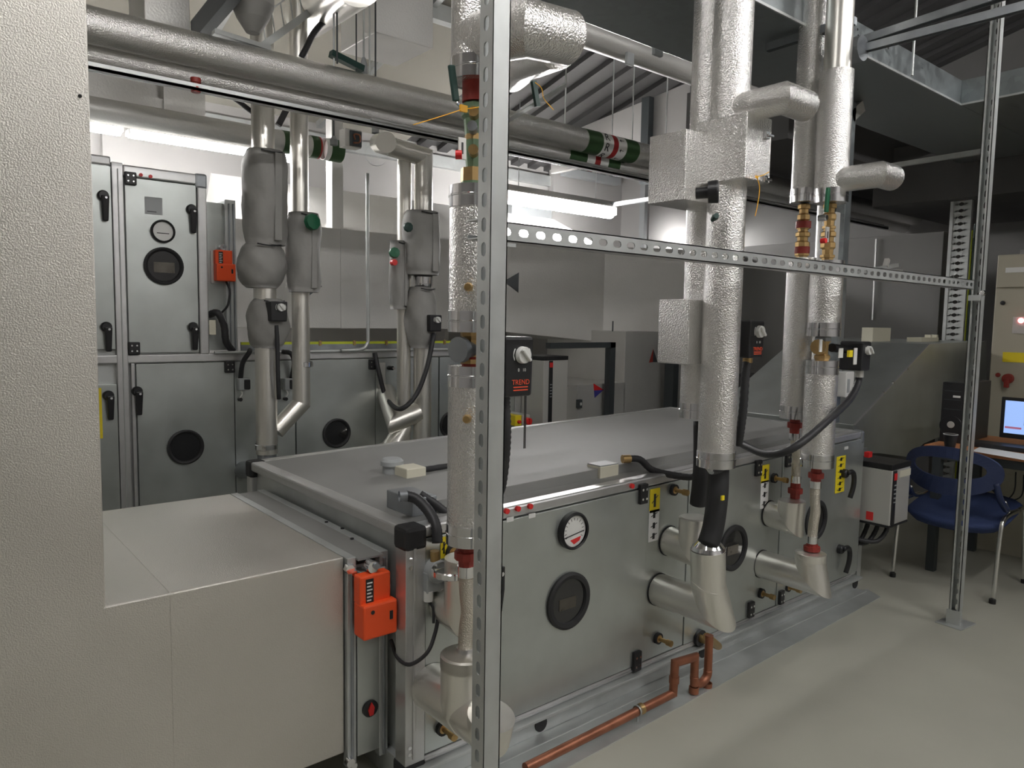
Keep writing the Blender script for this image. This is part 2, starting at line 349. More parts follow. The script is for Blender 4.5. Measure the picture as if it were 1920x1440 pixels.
# magnehelic style gauge
p=at(1072,994,y=YF-.01);b=B();b.lathe((p.x,YF-.008,p.z),(0,-1,0),[(0,.064),(.018,.064),(.026,.058),(.020,.053)],BK,36);g=b.obj('pressure_gauge',d1,label='round dial pressure gauge with white face')
b=B();b.lathe((p.x,YF-.012,p.z),(0,-1,0),[(0,.054),(.010,.054),(.010,0)],WGL,36)
b.obj('gauge_face',g)
b=B()
for k in range(13):
    a=math.radians(210-20*k);r0,r1=.036,.045;cx,cz=math.cos(a),math.sin(a);q=V((-cz,0,cx))*.0009
    A0=V((p.x+cx*r0,YF-.0228,p.z+cz*r0));A1=V((p.x+cx*r1,YF-.0228,p.z+cz*r1));b.prism([A0-q,A0+q,A1+q,A1-q],(0,.0005,0),BK)
b.bar((p.x-.046,YF-.0245,p.z-.018),(p.x+.045,YF-.0245,p.z-.004),.001,.003,BK)
b.prism([(p.x-.018,YF-.0228,p.z-.030),(p.x+.032,YF-.0228,p.z-.022),(p.x+.026,YF-.0228,p.z-.036),(p.x,YF-.0228,p.z-.046)],(0,.0005,0),RED)
b.obj('gauge_scale',g)
# hand-painted lettering on two strap handles further right
def curl(px,py,par):
    p=at(px,py,y=YF-.02);b=B();x,z=p.x,p.z
    b.lathe((x,YF-.001,z),(0,-1,0),[(0,.024),(.026,.022),(.032,.016),(.032,0)],BK,18)
    b.cable([(x-.005,YF-.034,z+.006),(x+.03,YF-.040,z+.008),(x+.052,YF-.040,z-.02),(x+.054,YF-.038,z-.07),(x+.034,YF-.034,z-.125)],.0125,BK,8,5);b.obj('handle',par,label='black curved lever handle')
curl(1585,888,d3);curl(1577,1030,d3)
# red plugs and faded labels on the profile
for px,py in ((949,958),(970,953.5),(993,949),(1184,911)):
    p=at(px,py,y=YF-.006);b=B();b.cyl((p.x,YF-.014,p.z),(p.x,YF-.004,p.z),.009,RED,14);b.obj('plug',ahu,label='small red round plug')
for px,py in ((957,972),(998,965)):
    p=at(px,py,y=YF-.01);b=B();b.box(p.x-.014,p.x+.014,YF-.0095,YF-.008,p.z-.011,p.z+.004,WH);b.obj('label_strip',d1)
def sticker(px0,py0,px1,py1,m,name='warning_sticker',par=None,marks=0,yo=.005,lab=None,ink=None):
    p=at(px0,py0,y=YF-yo);q=at(px1,py1,y=YF-yo);b=B();b.box(p.x,q.x,YF-yo-.0012,YF-yo+.0005,p.z,q.z,m)
    w=abs(q.x-p.x);h=abs(p.z-q.z);zc=(p.z+q.z)/2;xc=(p.x+q.x)/2
    o=b.obj(name,par or ahu,label=lab)
    if marks:
        b=B()
        for k in range(marks):
            zz=max(p.z,q.z)-h*(k+.5)/marks
            b.box(xc-w*.12,xc+w*.10,YF-yo-.0018,YF-yo-.0011,zz-h*.28/marks,zz+h*.28/marks,ink or BK)
            b.bar((xc-w*.3,YF-yo-.0015,zz-h*.1/marks),(xc+w*.3,YF-yo-.0015,zz+h*.2/marks),.0006,.003,ink or BK)
        b.obj('printed_marks',o)
sticker(1219,918,1236,958,YE,par=c1,lab='yellow sticker',marks=1);sticker(1217,958,1234,1012,PAP,'pictogram_label',c1,3,lab='white label with black pictograms')
sticker(1428,873,1441,903,YE,par=c2,lab='yellow sticker',marks=1);sticker(1427,903,1439,951,PAP,'pictogram_label',c2,3,lab='white label with black pictograms')
sticker(1569,857,1582,921,YE,par=d3,lab='tall yellow warning sticker',marks=6,yo=.009)
sticker(826,1008,838,1045,YE,lab='yellow sticker',marks=1)
sticker(1583,838,1590,842,WH,'label_strip',d3,yo=.009)
def nipple(px,py,L=.05,par=ahu):
    p=at(px,py,y=YF-.005);b=B();b.lathe((p.x,YF-.004,p.z),(0,-1,0),[(0,.021),(.012,.021),(.014,.008),(L,.008),(L,.012),(L+.02,.012),(L+.02,0)],BR,14);
    o=b.obj('drain_nipple',par,label='short brass nipple in a black grommet');b=B();b.lathe((p.x,YF-.004,p.z),(0,-1,0),[(0,.022),(.013,.022),(.013,.012)],RB,16);b.obj('grommet',o)
nipple(1262,918,par=c1);nipple(1232,1196,par=c1);nipple(1450,896,par=c2);nipple(1426,1112,par=c2);nipple(828,1364);nipple(846,1034);nipple(1476,1100,par=d3)
# cable trunk and rail on the roof
b=B();zr=lambda x: zt(x)+PH
yt0,yt1=1.872,1.99
b.hexa([(1.23,yt0,zr(1.23)-.005),(3.70,yt0,zr(3.7)-.005),(3.70,yt1,zr(3.7)-.005),(1.23,yt1,zr(1.23)-.005),(1.23,yt0,zr(1.23)+.032),(3.70,yt0,zr(3.7)+.034),(3.70,yt1,zr(3.7)+.034),(1.23,yt1,zr(1.23)+.032)],RF)
b.obj('cable_trunk',ahu,bevel=.002,label='galvanised lid of a cable trunk along the roof')
# ---------------- damper section between unit and duct
XD=.945; YD0,YD1=1.885,2.83; ZT2=.70; ZB2=.115
dm=thing('air_damper','galvanised damper frame between the foreground foil duct and the long air handling unit','damper',(1.0,2.35,.1))
b=B();b.box(XD+.028,XL+.018,YD0+.012,YD1-.01,ZB2-.03,ZT2-.035,G);b.obj('frame_core',dm)
for x in (XD+.004,XL-.022):
    b=B()
    b.box(x,x+.028,YD0-.014,YD1+.01,ZT2-.03,ZT2-.002,G);b.box(x,x+.028,YD0-.014,YD0+.014,ZB2-.045,ZT2-.03,G);b.box(x,x+.028,YD1-.02,YD1+.01,ZB2-.045,ZT2-.03,G)
    b.box(x+.010,x+.018,YD0-.020,YD0-.012,ZB2-.04,ZT2-.02,DG);b.obj('flange',dm,bevel=.002)
b=B();b.box(XD+.03,XL-.02,YD0-.03,YD1,ZT2-.010,ZT2-.004,RF);b.obj('top_sheet',dm)
b=B();b.box(XD+.036,XD+.12,YD0-.012,YD0+.02,ZB2-.02,ZT2-.08,GB);b.box(XD+.036,XD+.12,YD0-.03,YD0+.02,ZT2-.075,ZT2-.045,G);b.obj('front_plate',dm,bevel=.002)
for (x,z) in ((XD+.006,ZT2-.03),(XD+.006,ZB2-.02)):
    b=B();b.cyl((x,YD0-.03,z),(x,YD0-.012,z),.014,CH,6);b.cyl((x+.014,YD0-.028,z-.015),(x+.014,YD0-.014,z-.015),.009,CH,6);b.obj('flange_bolt',dm)
p=at(694,1328,y=YD0-.014);b=B();b.lathe((p.x,YD0-.012,p.z),(0,-1,0),[(0,.025),(.006,.025),(.008,.020),(.008,0)],BK,24);o=b.obj('position_knob',dm,label='black knob with red pointer')
b=B();b.prism([(p.x-.006,YD0-.024,p.z-.018),(p.x-.010,YD0-.024,p.z),(p.x+.001,YD0-.024,p.z+.021),(p.x+.010,YD0-.024,p.z+.004),(p.x+.006,YD0-.024,p.z-.018)],(0,.004,0),RED);b.obj('pointer',o)
for py,px in ((952,582),(964,612),(983,630)):
    p=at(px+30,py+28,z=ZT2-.003);b=B();b.cyl(p,p+V((0,0,.004)),.006,RB,8);b.obj('rivet_hole',dm)
# orange actuator
def orange(name,label,x,y,z,sc=1,grp=None):
    t=thing(name,label,'actuator',(x,y,z),grp); k=sc
    b=B();b.box(x,x+.098*k,y-.040*k,y,z+.095*k,z+.178*k,OR);b.obj('upper_body',t,bevel=.005)
    b=B();b.box(x-.0*k,x+.108*k,y-.062*k,y,z,z+.100*k,OR);b.obj('lower_body',t,bevel=.006)
    b=B();b.box(x+.018*k,x+.042*k,y-.0415*k,y-.039*k,z+.098*k,z+.168*k,BK);o=b.obj('type_label',t,label='black printed label')
    b=B()
    for i in range(6): b.box(x+.021*k,x+(.034+.004*(i%2))*k,y-.0422*k,y-.0412*k,z+(.105+.010*i)*k,z+(.109+.010*i)*k,WH)
    b.obj('printed_lines',o)
    b=B();b.cyl((x+.028*k,y-.063*k,z+.078*k),(x+.028*k,y-.058*k,z+.078*k),.006*k,BK,12);b.obj('button',t);b=B();b.box(x+.082*k,x+.092*k,y-.0635*k,y-.06*k,z+.045*k,z+.070*k,BK);b.obj('release_switch',t)
    b=B();b.cyl((x+.048*k,y-.030*k,z+.195*k),(x+.048*k,y+.0*k,z+.195*k),.017*k,CH,16);b.cyl((x+.056*k,y-.036*k,z+.198*k),(x+.056*k,y-.018*k,z+.198*k),.010*k,DG,6);b.obj('spindle_clamp',t)
    return t
p=at(681,1203,y=YD0-.09);orange('damper_actuator','bright orange damper actuator on the plate beside the foreground foil duct',p.x,YD0-.032,p.z)
b=B();b.box(XD+.034,XD+.135,YD0-.034,YD0-.014,p.z-.01,ZT2-.10,GB);b.obj('actuator_plate',dm,bevel=.002)
# ---------------- foreground foil duct
XV=at(182,620,y=YD0).x
dk=thing('foil_clad_duct','huge foil clad duct filling the left foreground, tall riser with a boxy branch','duct',(.3,2.3,0))
b=B();b.prism([(XV-1.25,YD0,0),(XV-.1,YD0,0),(XV-.1,YD0,ZB2),(XD,YD0,ZB2),(XD,YD0,ZT2),(XV,YD0,ZT2),(XV,YD0,3.9),(XV-1.25,YD0,3.9)],(0,YD1-YD0,0),FD)
b.obj('duct_casing',dk,bevel=.004)
b=B();b.box(XV+.14,XV+.20,YD0-.0012,YD0-.0002,ZB2+.01,ZT2-.006,FD);b.obj('foil_tape',dk);b=B();b.box(XV+.14,XV+.20,YD0+.006,YD1-.01,ZT2+.0002,ZT2+.0012,FD);b.obj('foil_tape',dk)
b=B();b.cyl(at(150,180,y=YD0+.001),at(150,180,y=YD0-.003),.004,RB,10);b.obj('rivet',dk)
# ================================================================ REAR AIR HANDLING UNIT (two tiers)
YR=4.2
def rx(px,py,y=YR): return at(px,py,y=y).x
def rz(px,py,y=YR): return at(px,py,y=y).z
ru=thing('air_handling_unit','two tier galvanised air handling unit along the back, tall doors with black handles','air handling unit',(2.0,4.7,0))
ZL=1.125; ZLB=.13; ZU0=1.165; ZU1=2.085
XA=.2; XE=3.55
b=B();b.box(XA,XE,YR+.02,YR+.74,.08,ZL+.01,G);b.box(rx(240,500)-.6,rx(382,500)-.01,YR+.02,YR+.74,ZL+.01,ZU1+.02,G);b.obj('casing',ru)
b=B();b.box(XA,XE,YR-.012,YR+.05,ZL,ZL+.045,AL);b.obj('middle_rail',ru,bevel=.006)
b=B();b.box(XA,XE,YR-.012,YR+.05,.07,ZLB,AL);b.obj('bottom_rail',ru,bevel=.006)
xm0,xm1=rx(219,700),rx(240,700)
b=B();b.box(xm0,xm1,YR-.016,YR+.05,.08,ZU1+.05,AL);b.box(xm0+.024,xm0+.030,YR-.020,YR-.01,.1,ZU1+.02,G);b.box(xm1+.012,xm1+.030,YR-.014,YR+.05,.08,ZL,AL);b.obj('centre_post',ru,bevel=.006)
xr0,xr1=rx(371,500),rx(389,500)
b=B();b.box(xr0,xr1,YR-.014,YR+.06,ZL+.04,ZU1+.015,AL);b.obj('corner_post',ru,bevel=.008)
b=B();b.box(xm1,xr1,YR-.012,YR+.06,ZU1-.012,ZU1+.045,AL);b.obj('top_rail',ru,bevel=.008)
b=B();b.box(XA,xm0,YR-.012,YR+.06,ZU1+.03,ZU1+.075,AL);b.obj('top_rail',ru,bevel=.008)
b=B();b.box(xr0-.01,xr1+.004,YR-.018,YR+.06,ZU1-.03,ZU1+.05,DG);b.obj('corner_cap',ru,bevel=.012)
def rdoor(x0,x1,z0,z1,name='access_door',yo=.006):
    b=B();b.box(x0+.003,x1-.003,YR-.004-yo,YR+.02,z0+.004,z1-.004,GB);return b.obj(name,ru,bevel=.002)
ud=rdoor(xm1+.004,xr0-.002,ZU0+.01,ZU1-.012); ul=rdoor(XA,xm0,ZU0+.03,ZU1+.03)
xa=rx(440,800); xb=rx(554,800); xc=rx(703,740); xd=rx(822,740)
ld=rdoor(xm1+.034,xa,ZLB,ZL);ll=rdoor(XA,xm0,ZLB,ZL-.10);p1=rdoor(xa,xb,ZLB,ZL,'panel',0);d2r=rdoor(xb,xc,ZLB,ZL);p2=rdoor(xc,xd,ZLB,ZL,'panel',0);d3r=rdoor(xd,XE-.06,ZLB,ZL)
b=B();b.box(XE-.06,XE,YR-.012,YR+.05,.08,ZL+.03,AL);b.obj('corner_post',ru,bevel=.006)
def rport(px,py,par,r,inner=False):
    p=at(px,py,y=YR-.012);b=B();b.lathe((p.x,YR-.008,p.z),(0,-1,0),[(0,r),(.014,r),(.018,r-.008),(.012,r-.016),(.004,r-.02)],RB,36);o=b.obj('viewing_window',par,label='round dark viewing window')
    b=B();b.lathe((p.x,YR-.009,p.z),(0,-1,0),[(0,r-.018),(.003,r-.018),(.003,0)],WIN,36)
    if inner: b.box(p.x-r*.5,p.x+r*.55,YR-.0135,YR-.012,p.z-r*.35,p.z+r*.2,WIN2)
    b.obj('window_glass',o)
rport(307,499,ud,.098,True);rport(348,838,ld,.095);rport(631,812,d2r,.092);rport(846,796,d3r,.095)
p=at(305,434,y=YR-.012);b=B();b.lathe((p.x,YR-.008,p.z),(0,-1,0),[(0,.060),(.016,.060),(.020,.054),(.016,.049)],BK,30);g=b.obj('pressure_gauge',ud,label='round dial gauge with pale face')
b=B();b.lathe((p.x,YR-.010,p.z),(0,-1,0),[(0,.05),(.008,.05),(.008,0)],WGL,30);b.box(p.x-.03,p.x+.03,YR-.0195,YR-.018,p.z-.012,p.z-.008,BK);b.obj('gauge_face',g)
p=at(271,368,y=YR-.011);q=at(305,404,y=YR-.011);b=B();b.box(p.x,q.x,YR-.0115,YR-.009,p.z,q.z,GPL);b.box(p.x+.01,q.x-.03,YR-.0125,YR-.011,q.z+.012,q.z+.016,BK);b.obj('information_plate',ud,label='grey printed plate')
def rh(px,py,par,h=.125):
    p=at(px,py,y=YR-.03);b=B();b.lathe((p.x,YR-.005,p.z),(0,-1,0),[(0,.026),(.022,.026),(.030,.02),(.030,0)],BK,20)
    x,z=p.x+.004,p.z;b.hexa([(x-.010,YR-.034,z-h),(x+.016,YR-.034,z-h),(x+.016,YR-.018,z-h),(x-.010,YR-.018,z-h),(x-.016,YR-.05,z),(x+.02,YR-.05,z),(x+.02,YR-.02,z),(x-.016,YR-.02,z)],BK)
    o=b.obj('handle',par,bevel=.006,label='black lever handle')
    b=B();b.cyl((p.x+.008,YR-.052,p.z-.012),(p.x+.008,YR-.046,p.z-.012),.006,CH,8);b.obj('handle_screw',o)
rh(360,392,ud);rh(363,613,ud);rh(194,366,ul);rh(200,613,ul);rh(204,742,ll);rh(258,734,ld);rh(264,958,ld);rh(211,978,ll)
def rhinge(px,py,par,w=.055,h=.065):
    p=at(px,py,y=YR-.012);b=B();b.box(p.x-w/2,p.x+w/2,YR-.028,YR-.006,p.z-h/2,p.z+h/2,BK);o=b.obj('hinge',par,bevel=.005,label='black hinge block')
    for sx in (-.22,.22):
        for sz in (-.22,.22):
            b=B();b.cyl((p.x+sx*w,YR-.030,p.z+sz*h),(p.x+sx*w,YR-.027,p.z+sz*h),.0045,CH,8);b.obj('hinge_screw',o)
rhinge(244,335,ud);rhinge(251,653,ud);rhinge(430,688,ld);rhinge(697,683,d2r,.045)
for px,py in ((264,328),(282,331)):
    p=at(px,py,y=YR-.014);b=B();b.cyl((p.x,YR-.020,p.z),(p.x,YR-.010,p.z),.009,RED,12);b.obj('plug',ru,label='small red round plug')
# yellow strip sign on far left door
p=at(176,728,y=YR-.012);q=at(193,822,y=YR-.012);b=B();b.box(p.x-.02,q.x,YR-.0125,YR-.0105,p.z,q.z,YE);o=b.obj('warning_sticker',ll,label='tall yellow sticker')
b=B()
for k in range(5): b.box(p.x+.004,q.x-.016,YR-.0135,YR-.0124,q.z+.05+.028*k,q.z+.058+.028*k,BK)
b.obj('printed_marks',o)
# junction sockets with black pigtails on panel
for px,py,par in ((458,720,p1),(543,720,p1)):
    p=at(px,py,y=YR-.03);b=B();b.box(p.x-.035,p.x+.026,YR-.05,YR-.004,p.z-.034,p.z+.034,GPL);o=b.obj('sensor_box',par,bevel=.004)
    b=B();b.box(p.x-.008,p.x+.026,YR-.058,YR-.048,p.z-.028,p.z+.026,BK);b.obj('sensor_lid',o,bevel=.004,label='black lid')
    b=B();b.cable([(p.x-.02,YR-.03,p.z+.03),(p.x-.018,YR-.06,p.z+.12),(p.x+.012,YR-.08,p.z+.18),(p.x+.035,YR-.03,p.z+.19)] if px<500 else [(p.x+.012,YR-.03,p.z+.03),(p.x+.016,YR-.06,p.z+.12),(p.x-.01,YR-.08,p.z+.18),(p.x-.04,YR-.03,p.z+.19)],.014,CR,8,6);b.obj('cable_tail',o,label='black ribbed cable')
    b=B();b.cable([(p.x-.02,YR-.03,p.z-.034),(p.x-.012,YR-.03,p.z-.055),(p.x-.022,YR-.02,p.z-.08)],.004,WH,6,5);b.cyl((p.x-.02,YR-.028,p.z-.088),(p.x-.02,YR-.004,p.z-.088),.011,BK,12);b.obj('test_point',o)
p=at(475,845,y=YR-.02);
b=B();b.cable([at(478,882,y=YR-.01),at(484,890,y=YR-.04),at(488,870,y=YR-.05)],.008,CR,8,5);b.obj('cable_tail',p1)
p=at(733,690,y=YR-.03);b=B();b.cyl((p.x,YR-.05,p.z),(p.x,YR-.004,p.z),.014,BK,14);b.cyl((p.x+.0,YR-.07,p.z),(p.x,YR-.05,p.z),.008,CH,10);b.obj('test_point',p2)
p=at(717,680,y=YR-.03);q=at(724,728,y=YR-.03);b=B();b.box(p.x-.02,p.x+.03,YR-.02,YR-.004,q.z,p.z,LG);b.obj('cover_strip',p2,bevel=.003)
# conduit shelf, tape on top of the rail
b=B();b.cyl((xr1+.02,YR-.03,ZL+.05),(2.9,YR-.03,ZL+.05),.009,G,10)
tag(b.obj('conduit_pipe'),'thin steel conduit lying along the rail of the rear unit','conduit')
b=B();b.box(rx(455,645),rx(860,645),YR+.02,YR+.034,ZL+.09,ZL+.105,YG);b.box(rx(455,645),rx(860,645),YR+.02,YR+.034,ZL+.047,ZL+.09,DG)
o=b.obj('earth_bar');tag(o,'thin yellow green earth strip above the rail of the rear unit','earth strip')
for px in (600,664,724,833):
    p=at(px,646,y=YR+.02);b=B();b.box(p.x-.008,p.x+.008,YR+.012,YR+.02,ZL+.082,ZL+.112,BR);b.obj('clip',o,label='brass clip')
# damper at the right of the upper tier
x0,x1=xr1,rx(437,500)
dr=thing('air_damper','galvanised damper section beside the upper door of the rear unit','damper',(x0,YR+.4,ZL))
b=B();b.box(x0+.004,x1-.03,YR+.06,YR+.73,ZL+.06,2.0,GB);b.obj('casing',dr)
b=B();b.box(x1-.03,x1+.03,YR+.03,YR+.75,ZL+.06,2.02,G);b.box(x1-.012,x1-.004,YR+.02,YR+.04,ZL+.06,2.0,DG);b.box(x1+.012,x1+.02,YR+.018,YR+.04,ZL+.06,2.0,DG);b.obj('flange',dr,bevel=.005)
p=at(396,470,y=YR+.055);q=at(436,533,y=YR+.055);b=B();b.box(p.x-.004,q.x-.004,YR+.05,YR+.06,q.z,p.z,LG);b.obj('mounting_plate',dr,bevel=.002)
orange('damper_actuator','bright orange damper actuator on the rear unit, beside the round windows of its upper door',p.x+.008,YR+.05,at(400,527,y=YR+.05).z,.96)
b=B();b.cable([at(424,528,y=YR+.03),at(431,545,y=YR+.01),at(427,572,y=YR+.01),at(416,586,y=YR+.03)],.006,CR,8,6);tag(b.obj('cable'),'thin black cable looping below the rear orange actuator','cable')
b=B();b.cable([at(392,590,y=YR+.03),at(408,587,y=YR-.02),at(420,610,y=YR-.02),at(424,640,y=YR-.02),at(436,658,y=YR)],.02,CR,10,6,rib=.06);tag(b.obj('flexible_conduit'),'thick black ribbed conduit curving down beside the upper tier of the rear unit','conduit')
b=B();b.box(rx(391,600),rx(404,600),YR-.01,YR+.05,rz(395,628),rz(395,600),CRM);tag(b.obj('junction_box',bevel=.003),'small cream junction box behind the curved black conduit','junction box')
# ================================================================ PIPE DROPS TO THE REAR UNIT
YP=3.88
def vx(px,py,y=YP): return at(px,py,y=y)
def jacket(par,px0,py0,px1,py1,y=YP,name='jacket',bulge=0,seam=True,ry=.95,lab='quilted grey valve jacket'):
    a=at((px0+px1)/2,py0,y=y);c=at((px0+px1)/2,py1,y=y);r=abs(at(px1,(py0+py1)/2,y=y).x-at(px0,(py0+py1)/2,y=y).x)/2
    n=28;K=14;vs=[];random.seed(int(px0*7+py0))
    ph=[random.random()*6 for _ in range(4)]
    for k in range(K+1):
        t=k/K;z=a.z+(c.z-a.z)*t;xc=a.x+(c.x-a.x)*t
        pr=r*(1+bulge*(math.sin(PI*t)-.5))*(.86+.14*min(1,min(t,1-t)*9))
        if bulge: pr=r*(.62+.38*math.sin(PI*min(1,max(0,t)))**.6)
        for j in range(n):
            th=2*PI*j/n;w=1+.035*math.sin(3*th+ph[0]+t*7)+.03*math.sin(5*th+ph[1]-t*11)+.015*math.sin(9*th+ph[2]+t*19)
            vs.append((xc+pr*w*math.cos(th),y+ry*pr*w*math.sin(th),z))
    fs=[(k*n+j,k*n+(j+1)%n,(k+1)*n+(j+1)%n,(k+1)*n+j) for k in range(K) for j in range(n)]+[tuple(range(n)),tuple(range(K*n+n-1,K*n-1,-1))]
    b=B();b.add(vs,fs,JK,True);o=b.obj(name,par,label=lab)
    if seam:
        b=B();b.bar((a.x+r*.25,y-ry*r*1.0,a.z-.02),(c.x+r*.25,y-ry*r*1.0,c.z+.02),r*.34,.012,JK,up=(0,1,0));b.obj('closing_flap',o,bevel=.003)
    b=B();b.cable([(a.x-r*.5,y-ry*r*.85,a.z-.012),(a.x,y-ry*r*1.0,a.z-.02),(a.x+r*.5,y-ry*r*.85,a.z-.012)],.004,BK,6,5);b.obj('draw_string',o)
    return o
def chband(par,px,py,y,r,h=.03,m=CH,dz=0):
    p=at(px,py,y=y);b=B();b.lathe((p.x,y,p.z),(0,0,-1),[(0,r+.001),(.003,r+.004),(h-.003,r+.004),(h,r+.001)],m,28);b.obj('end_band',par,label='bright metal end band')
def actuator(name,label,px,py,y,w,h,d,turn=0,txt=True,grp=None,knobside='front'):
    "black valve actuator with round white hand knob; px,py = centre of its front"
    p=at(px,py,y=y-d);t=thing(name,label,'actuator',(p.x,y,p.z),grp);x,z=p.x,p.z;yf=y-d
    b=B();b.hexa([(x-w*.5,yf,z-h/2),(x+w*.46,yf,z-h/2),(x+w*.46,y,z-h/2),(x-w*.5,y,z-h/2),(x-w*.5,yf,z+h/2),(x+w*.5,yf,z+h/2),(x+w*.5,y,z+h/2),(x-w*.5,y,z+h/2)],BK);b.obj('housing',t,bevel=.007)
    kz=z+h*.2;kx=x+w*.08;r=w*.23
    b=B();b.lathe((kx,yf,kz),(0,-1,0),[(0,r),(.012,r*.96),(.014,r*.9),(.014,0)],WH,28);o=b.obj('hand_knob',t,label='round white hand knob')
    b=B();b.prism([(kx-r*.75,yf-.014,kz+r*.55),(kx-r*.45,yf-.014,kz+r*.8),(kx+r*.75,yf-.014,kz-r*.5),(kx+r*.5,yf-.014,kz-r*.8)],(0,-.010,0),WH);b.obj('knob_grip',o,bevel=.003)
    for s in (-1,1):
        b=B();pts=[(kx+s*r*1.28*math.cos(a),yf-.001,kz+r*1.28*math.sin(a)) for a in (-.5,-.1,.3,.6)];b.cable(pts,.0014,WH,6,5);b.obj('scale_mark',o)
    if txt:
        text('scale_digits','0   10',w*.12,(kx,yf-.0008,kz-r*1.75),(1,0,0),(0,0,1),WH,t)
        text('brand_print','TREND',w*.19,(x+w*.05,yf-.0008,z-h*.26),(1,0,0),(0,0,1),TXR,t)
        for zz in (-.35,-.40): 
            b=B();b.box(x-w*.2,x+w*.3,yf-.001,yf,z+h*zz,z+h*(zz+.02),TXR);b.obj('print_line',t)
    return t
# drop A
da=thing('pipe_drop','left foil pipe of the left pair at the rear unit, wearing three grey jackets','pipe',tuple(vx(500,760)))
a=vx(501,880);top=vx(496,150)
b=B();b.cyl((a.x,YP,.64),(a.x,YP,1.38),.056,FS);b.obj('lower_pipe',da)
b=B();b.cyl((a.x,YP,1.30),(a.x,YP,3.1),.058,FS);b.obj('upper_pipe',da)
b=B();b.tube([(a.x,YP,.70),(a.x,YP,.56),(a.x-.02,YR,.50)],.05,DG);b.obj('inlet_elbow',da)
chband(da,499,832,YP,.056,.03)
p=vx(500,548);b=B();b.lathe((p.x,YP,p.z+.06),(0,0,-1),[(0,.04),(.03,.05),(.06,.05),(.10,.044)],CH,24);b.obj('foil_neck',da)
jacket(da,457,284,537,460);jacket(da,447,456,535,540,bulge=.3,seam=False);jacket(da,464,560,540,652,bulge=.3,seam=False)
actuator('valve_actuator','small black valve actuator on the left jacketed pipe drop of the rear unit',524,584,YP-.05,.092,.105,.09,txt=False)
b=B();p=vx(518,610,YP-.1);b.cable([p,vx(520,640,YP-.1),vx(521,700,YP-.1),vx(523,748,YP-.08)],.012,CR,8,6);tag(b.obj('cable'),'black cable hanging straight down beside the left pipe drop of the rear unit','cable')
# drop B
db=thing('pipe_drop','right foil pipe of the left pair at the rear unit, bending diagonally at its foot','pipe',tuple(vx(568,740)))
a=vx(568,755);YPB=YP+.02
b=B();b.tube([(a.x,YPB,3.1),(a.x,YPB,a.z-.005),at(517,808,y=YPB-.0)],.048,FS);b.obj('insulated_pipe',db)
jacket(db,539,400,599,548);chband(db,569,678,YPB,.048,.03)
p=at(579,418,y=YP-.10);b=B();b.lathe((p.x,p.y,p.z),(0.2,-1,.1),[(0,.02),(.02,.045),(.045,.042),(.05,0)],GN,9);b.obj('hand_wheel',db,label='green plastic hand wheel')
# pair C/D
YC=3.9
dc=thing('pipe_drop','thin foil pipe in the middle pair before the rear unit, with a slim jacket','pipe',tuple(at(755,820,y=YC+.06)))
a=at(757,700,y=YC+.06);b=B();b.cyl((a.x,YC+.06,.62),(a.x,YC+.06,at(757,300,y=YC+.06).z),.043,FS);b.obj('insulated_pipe',dc)
jacket(dc,732,452,764,580,y=YC+.04);p=at(738,475,y=YC-.04);b=B();b.lathe((p.x,p.y,p.z),(-.3,-1,.1),[(0,.012),(.015,.034),(.035,.030),(.04,0)],GN,9);b.obj('hand_wheel',dc,label='green plastic hand wheel')
p=at(739,492,y=YC-.05);b=B();b.cyl((p.x,p.y+.02,p.z),(p.x,p.y-.01,p.z),.018,RED,14);b.obj('red_cap',dc,label='red round cap')
b=B();a2=at(740,835,y=YC);b.tube([at(722,846,y=YR),(a2.x,YC+.02,a2.z),(a.x,YC+.06,a2.z+.10)],.058,FS);b.obj('foot_elbow',dc)
dd=thing('pipe_drop','thick foil pipe in the middle pair before the rear unit, topped by a mitred elbow','pipe',tuple(at(792,800,y=YC)))
a=at(792,700,y=YC);zt1=at(795,300,y=YC).z
b=B();b.tube([(a.x,YC,.6),(a.x,YC,zt1+.02),(a.x-.30,YC,zt1+.05),(a.x-.42,YC-.28,zt1-.01)],.056,FS);b.obj('insulated_pipe',dd)
jacket(dd,760,397,820,516,y=YC-.02);jacket(dd,763,538,815,652,y=YC-.02,bulge=.2,seam=False)
p=at(790,526,y=YC);b=B();b.lathe((p.x,YC-.02,p.z+.04),(0,0,-1),[(0,.05),(.02,.06),(.06,.058),(.09,.05)],CH,20);b.obj('foil_neck',dd)
p=at(700,300,y=YC-.2);b=B();b.lathe(at(706,290,y=YC-.14),(-.5,-1,-.1),[(0,.062),(.02,.062)],DG,24);b.obj('hanger_ring',dd)
b=B();b.tube([at(724,735,y=YR),at(742,790,y=YC+.02),(a.x-.03,YC,.80)],.062,FS);b.obj('foot_elbow',dd)
p=at(764,427,y=YC-.1);b=B();b.lathe((p.x,p.y,p.z),(-.3,-1,.1),[(0,.012),(.015,.030),(.03,.026),(.035,0)],DGN,9);b.obj('hand_wheel',dd,label='dark green hand wheel')
p=at(808,575,y=YC-.09);b=B();b.box(p.x-.018,p.x+.018,p.y-.002,p.y,p.z-.03,p.z+.03,LG);b.obj('fabric_label',dd)
actuator('valve_actuator','small black valve actuator on the middle jacketed pipe drop before the rear unit',818,606,YC-.06,.085,.10,.09,txt=False)
b=B();b.cable([at(814,625,y=YC-.12),at(800,690,y=YC-.14),at(780,740,y=YC-.14),at(750,767,y=YC-.12),at(724,745,y=YR-.1),at(711,700,y=YR-.06),at(703,662,y=YR-.02)],.0145,CR,10,8)
tag(b.obj('cable'),'thick black cable sagging in a deep loop before the rear unit','cable')
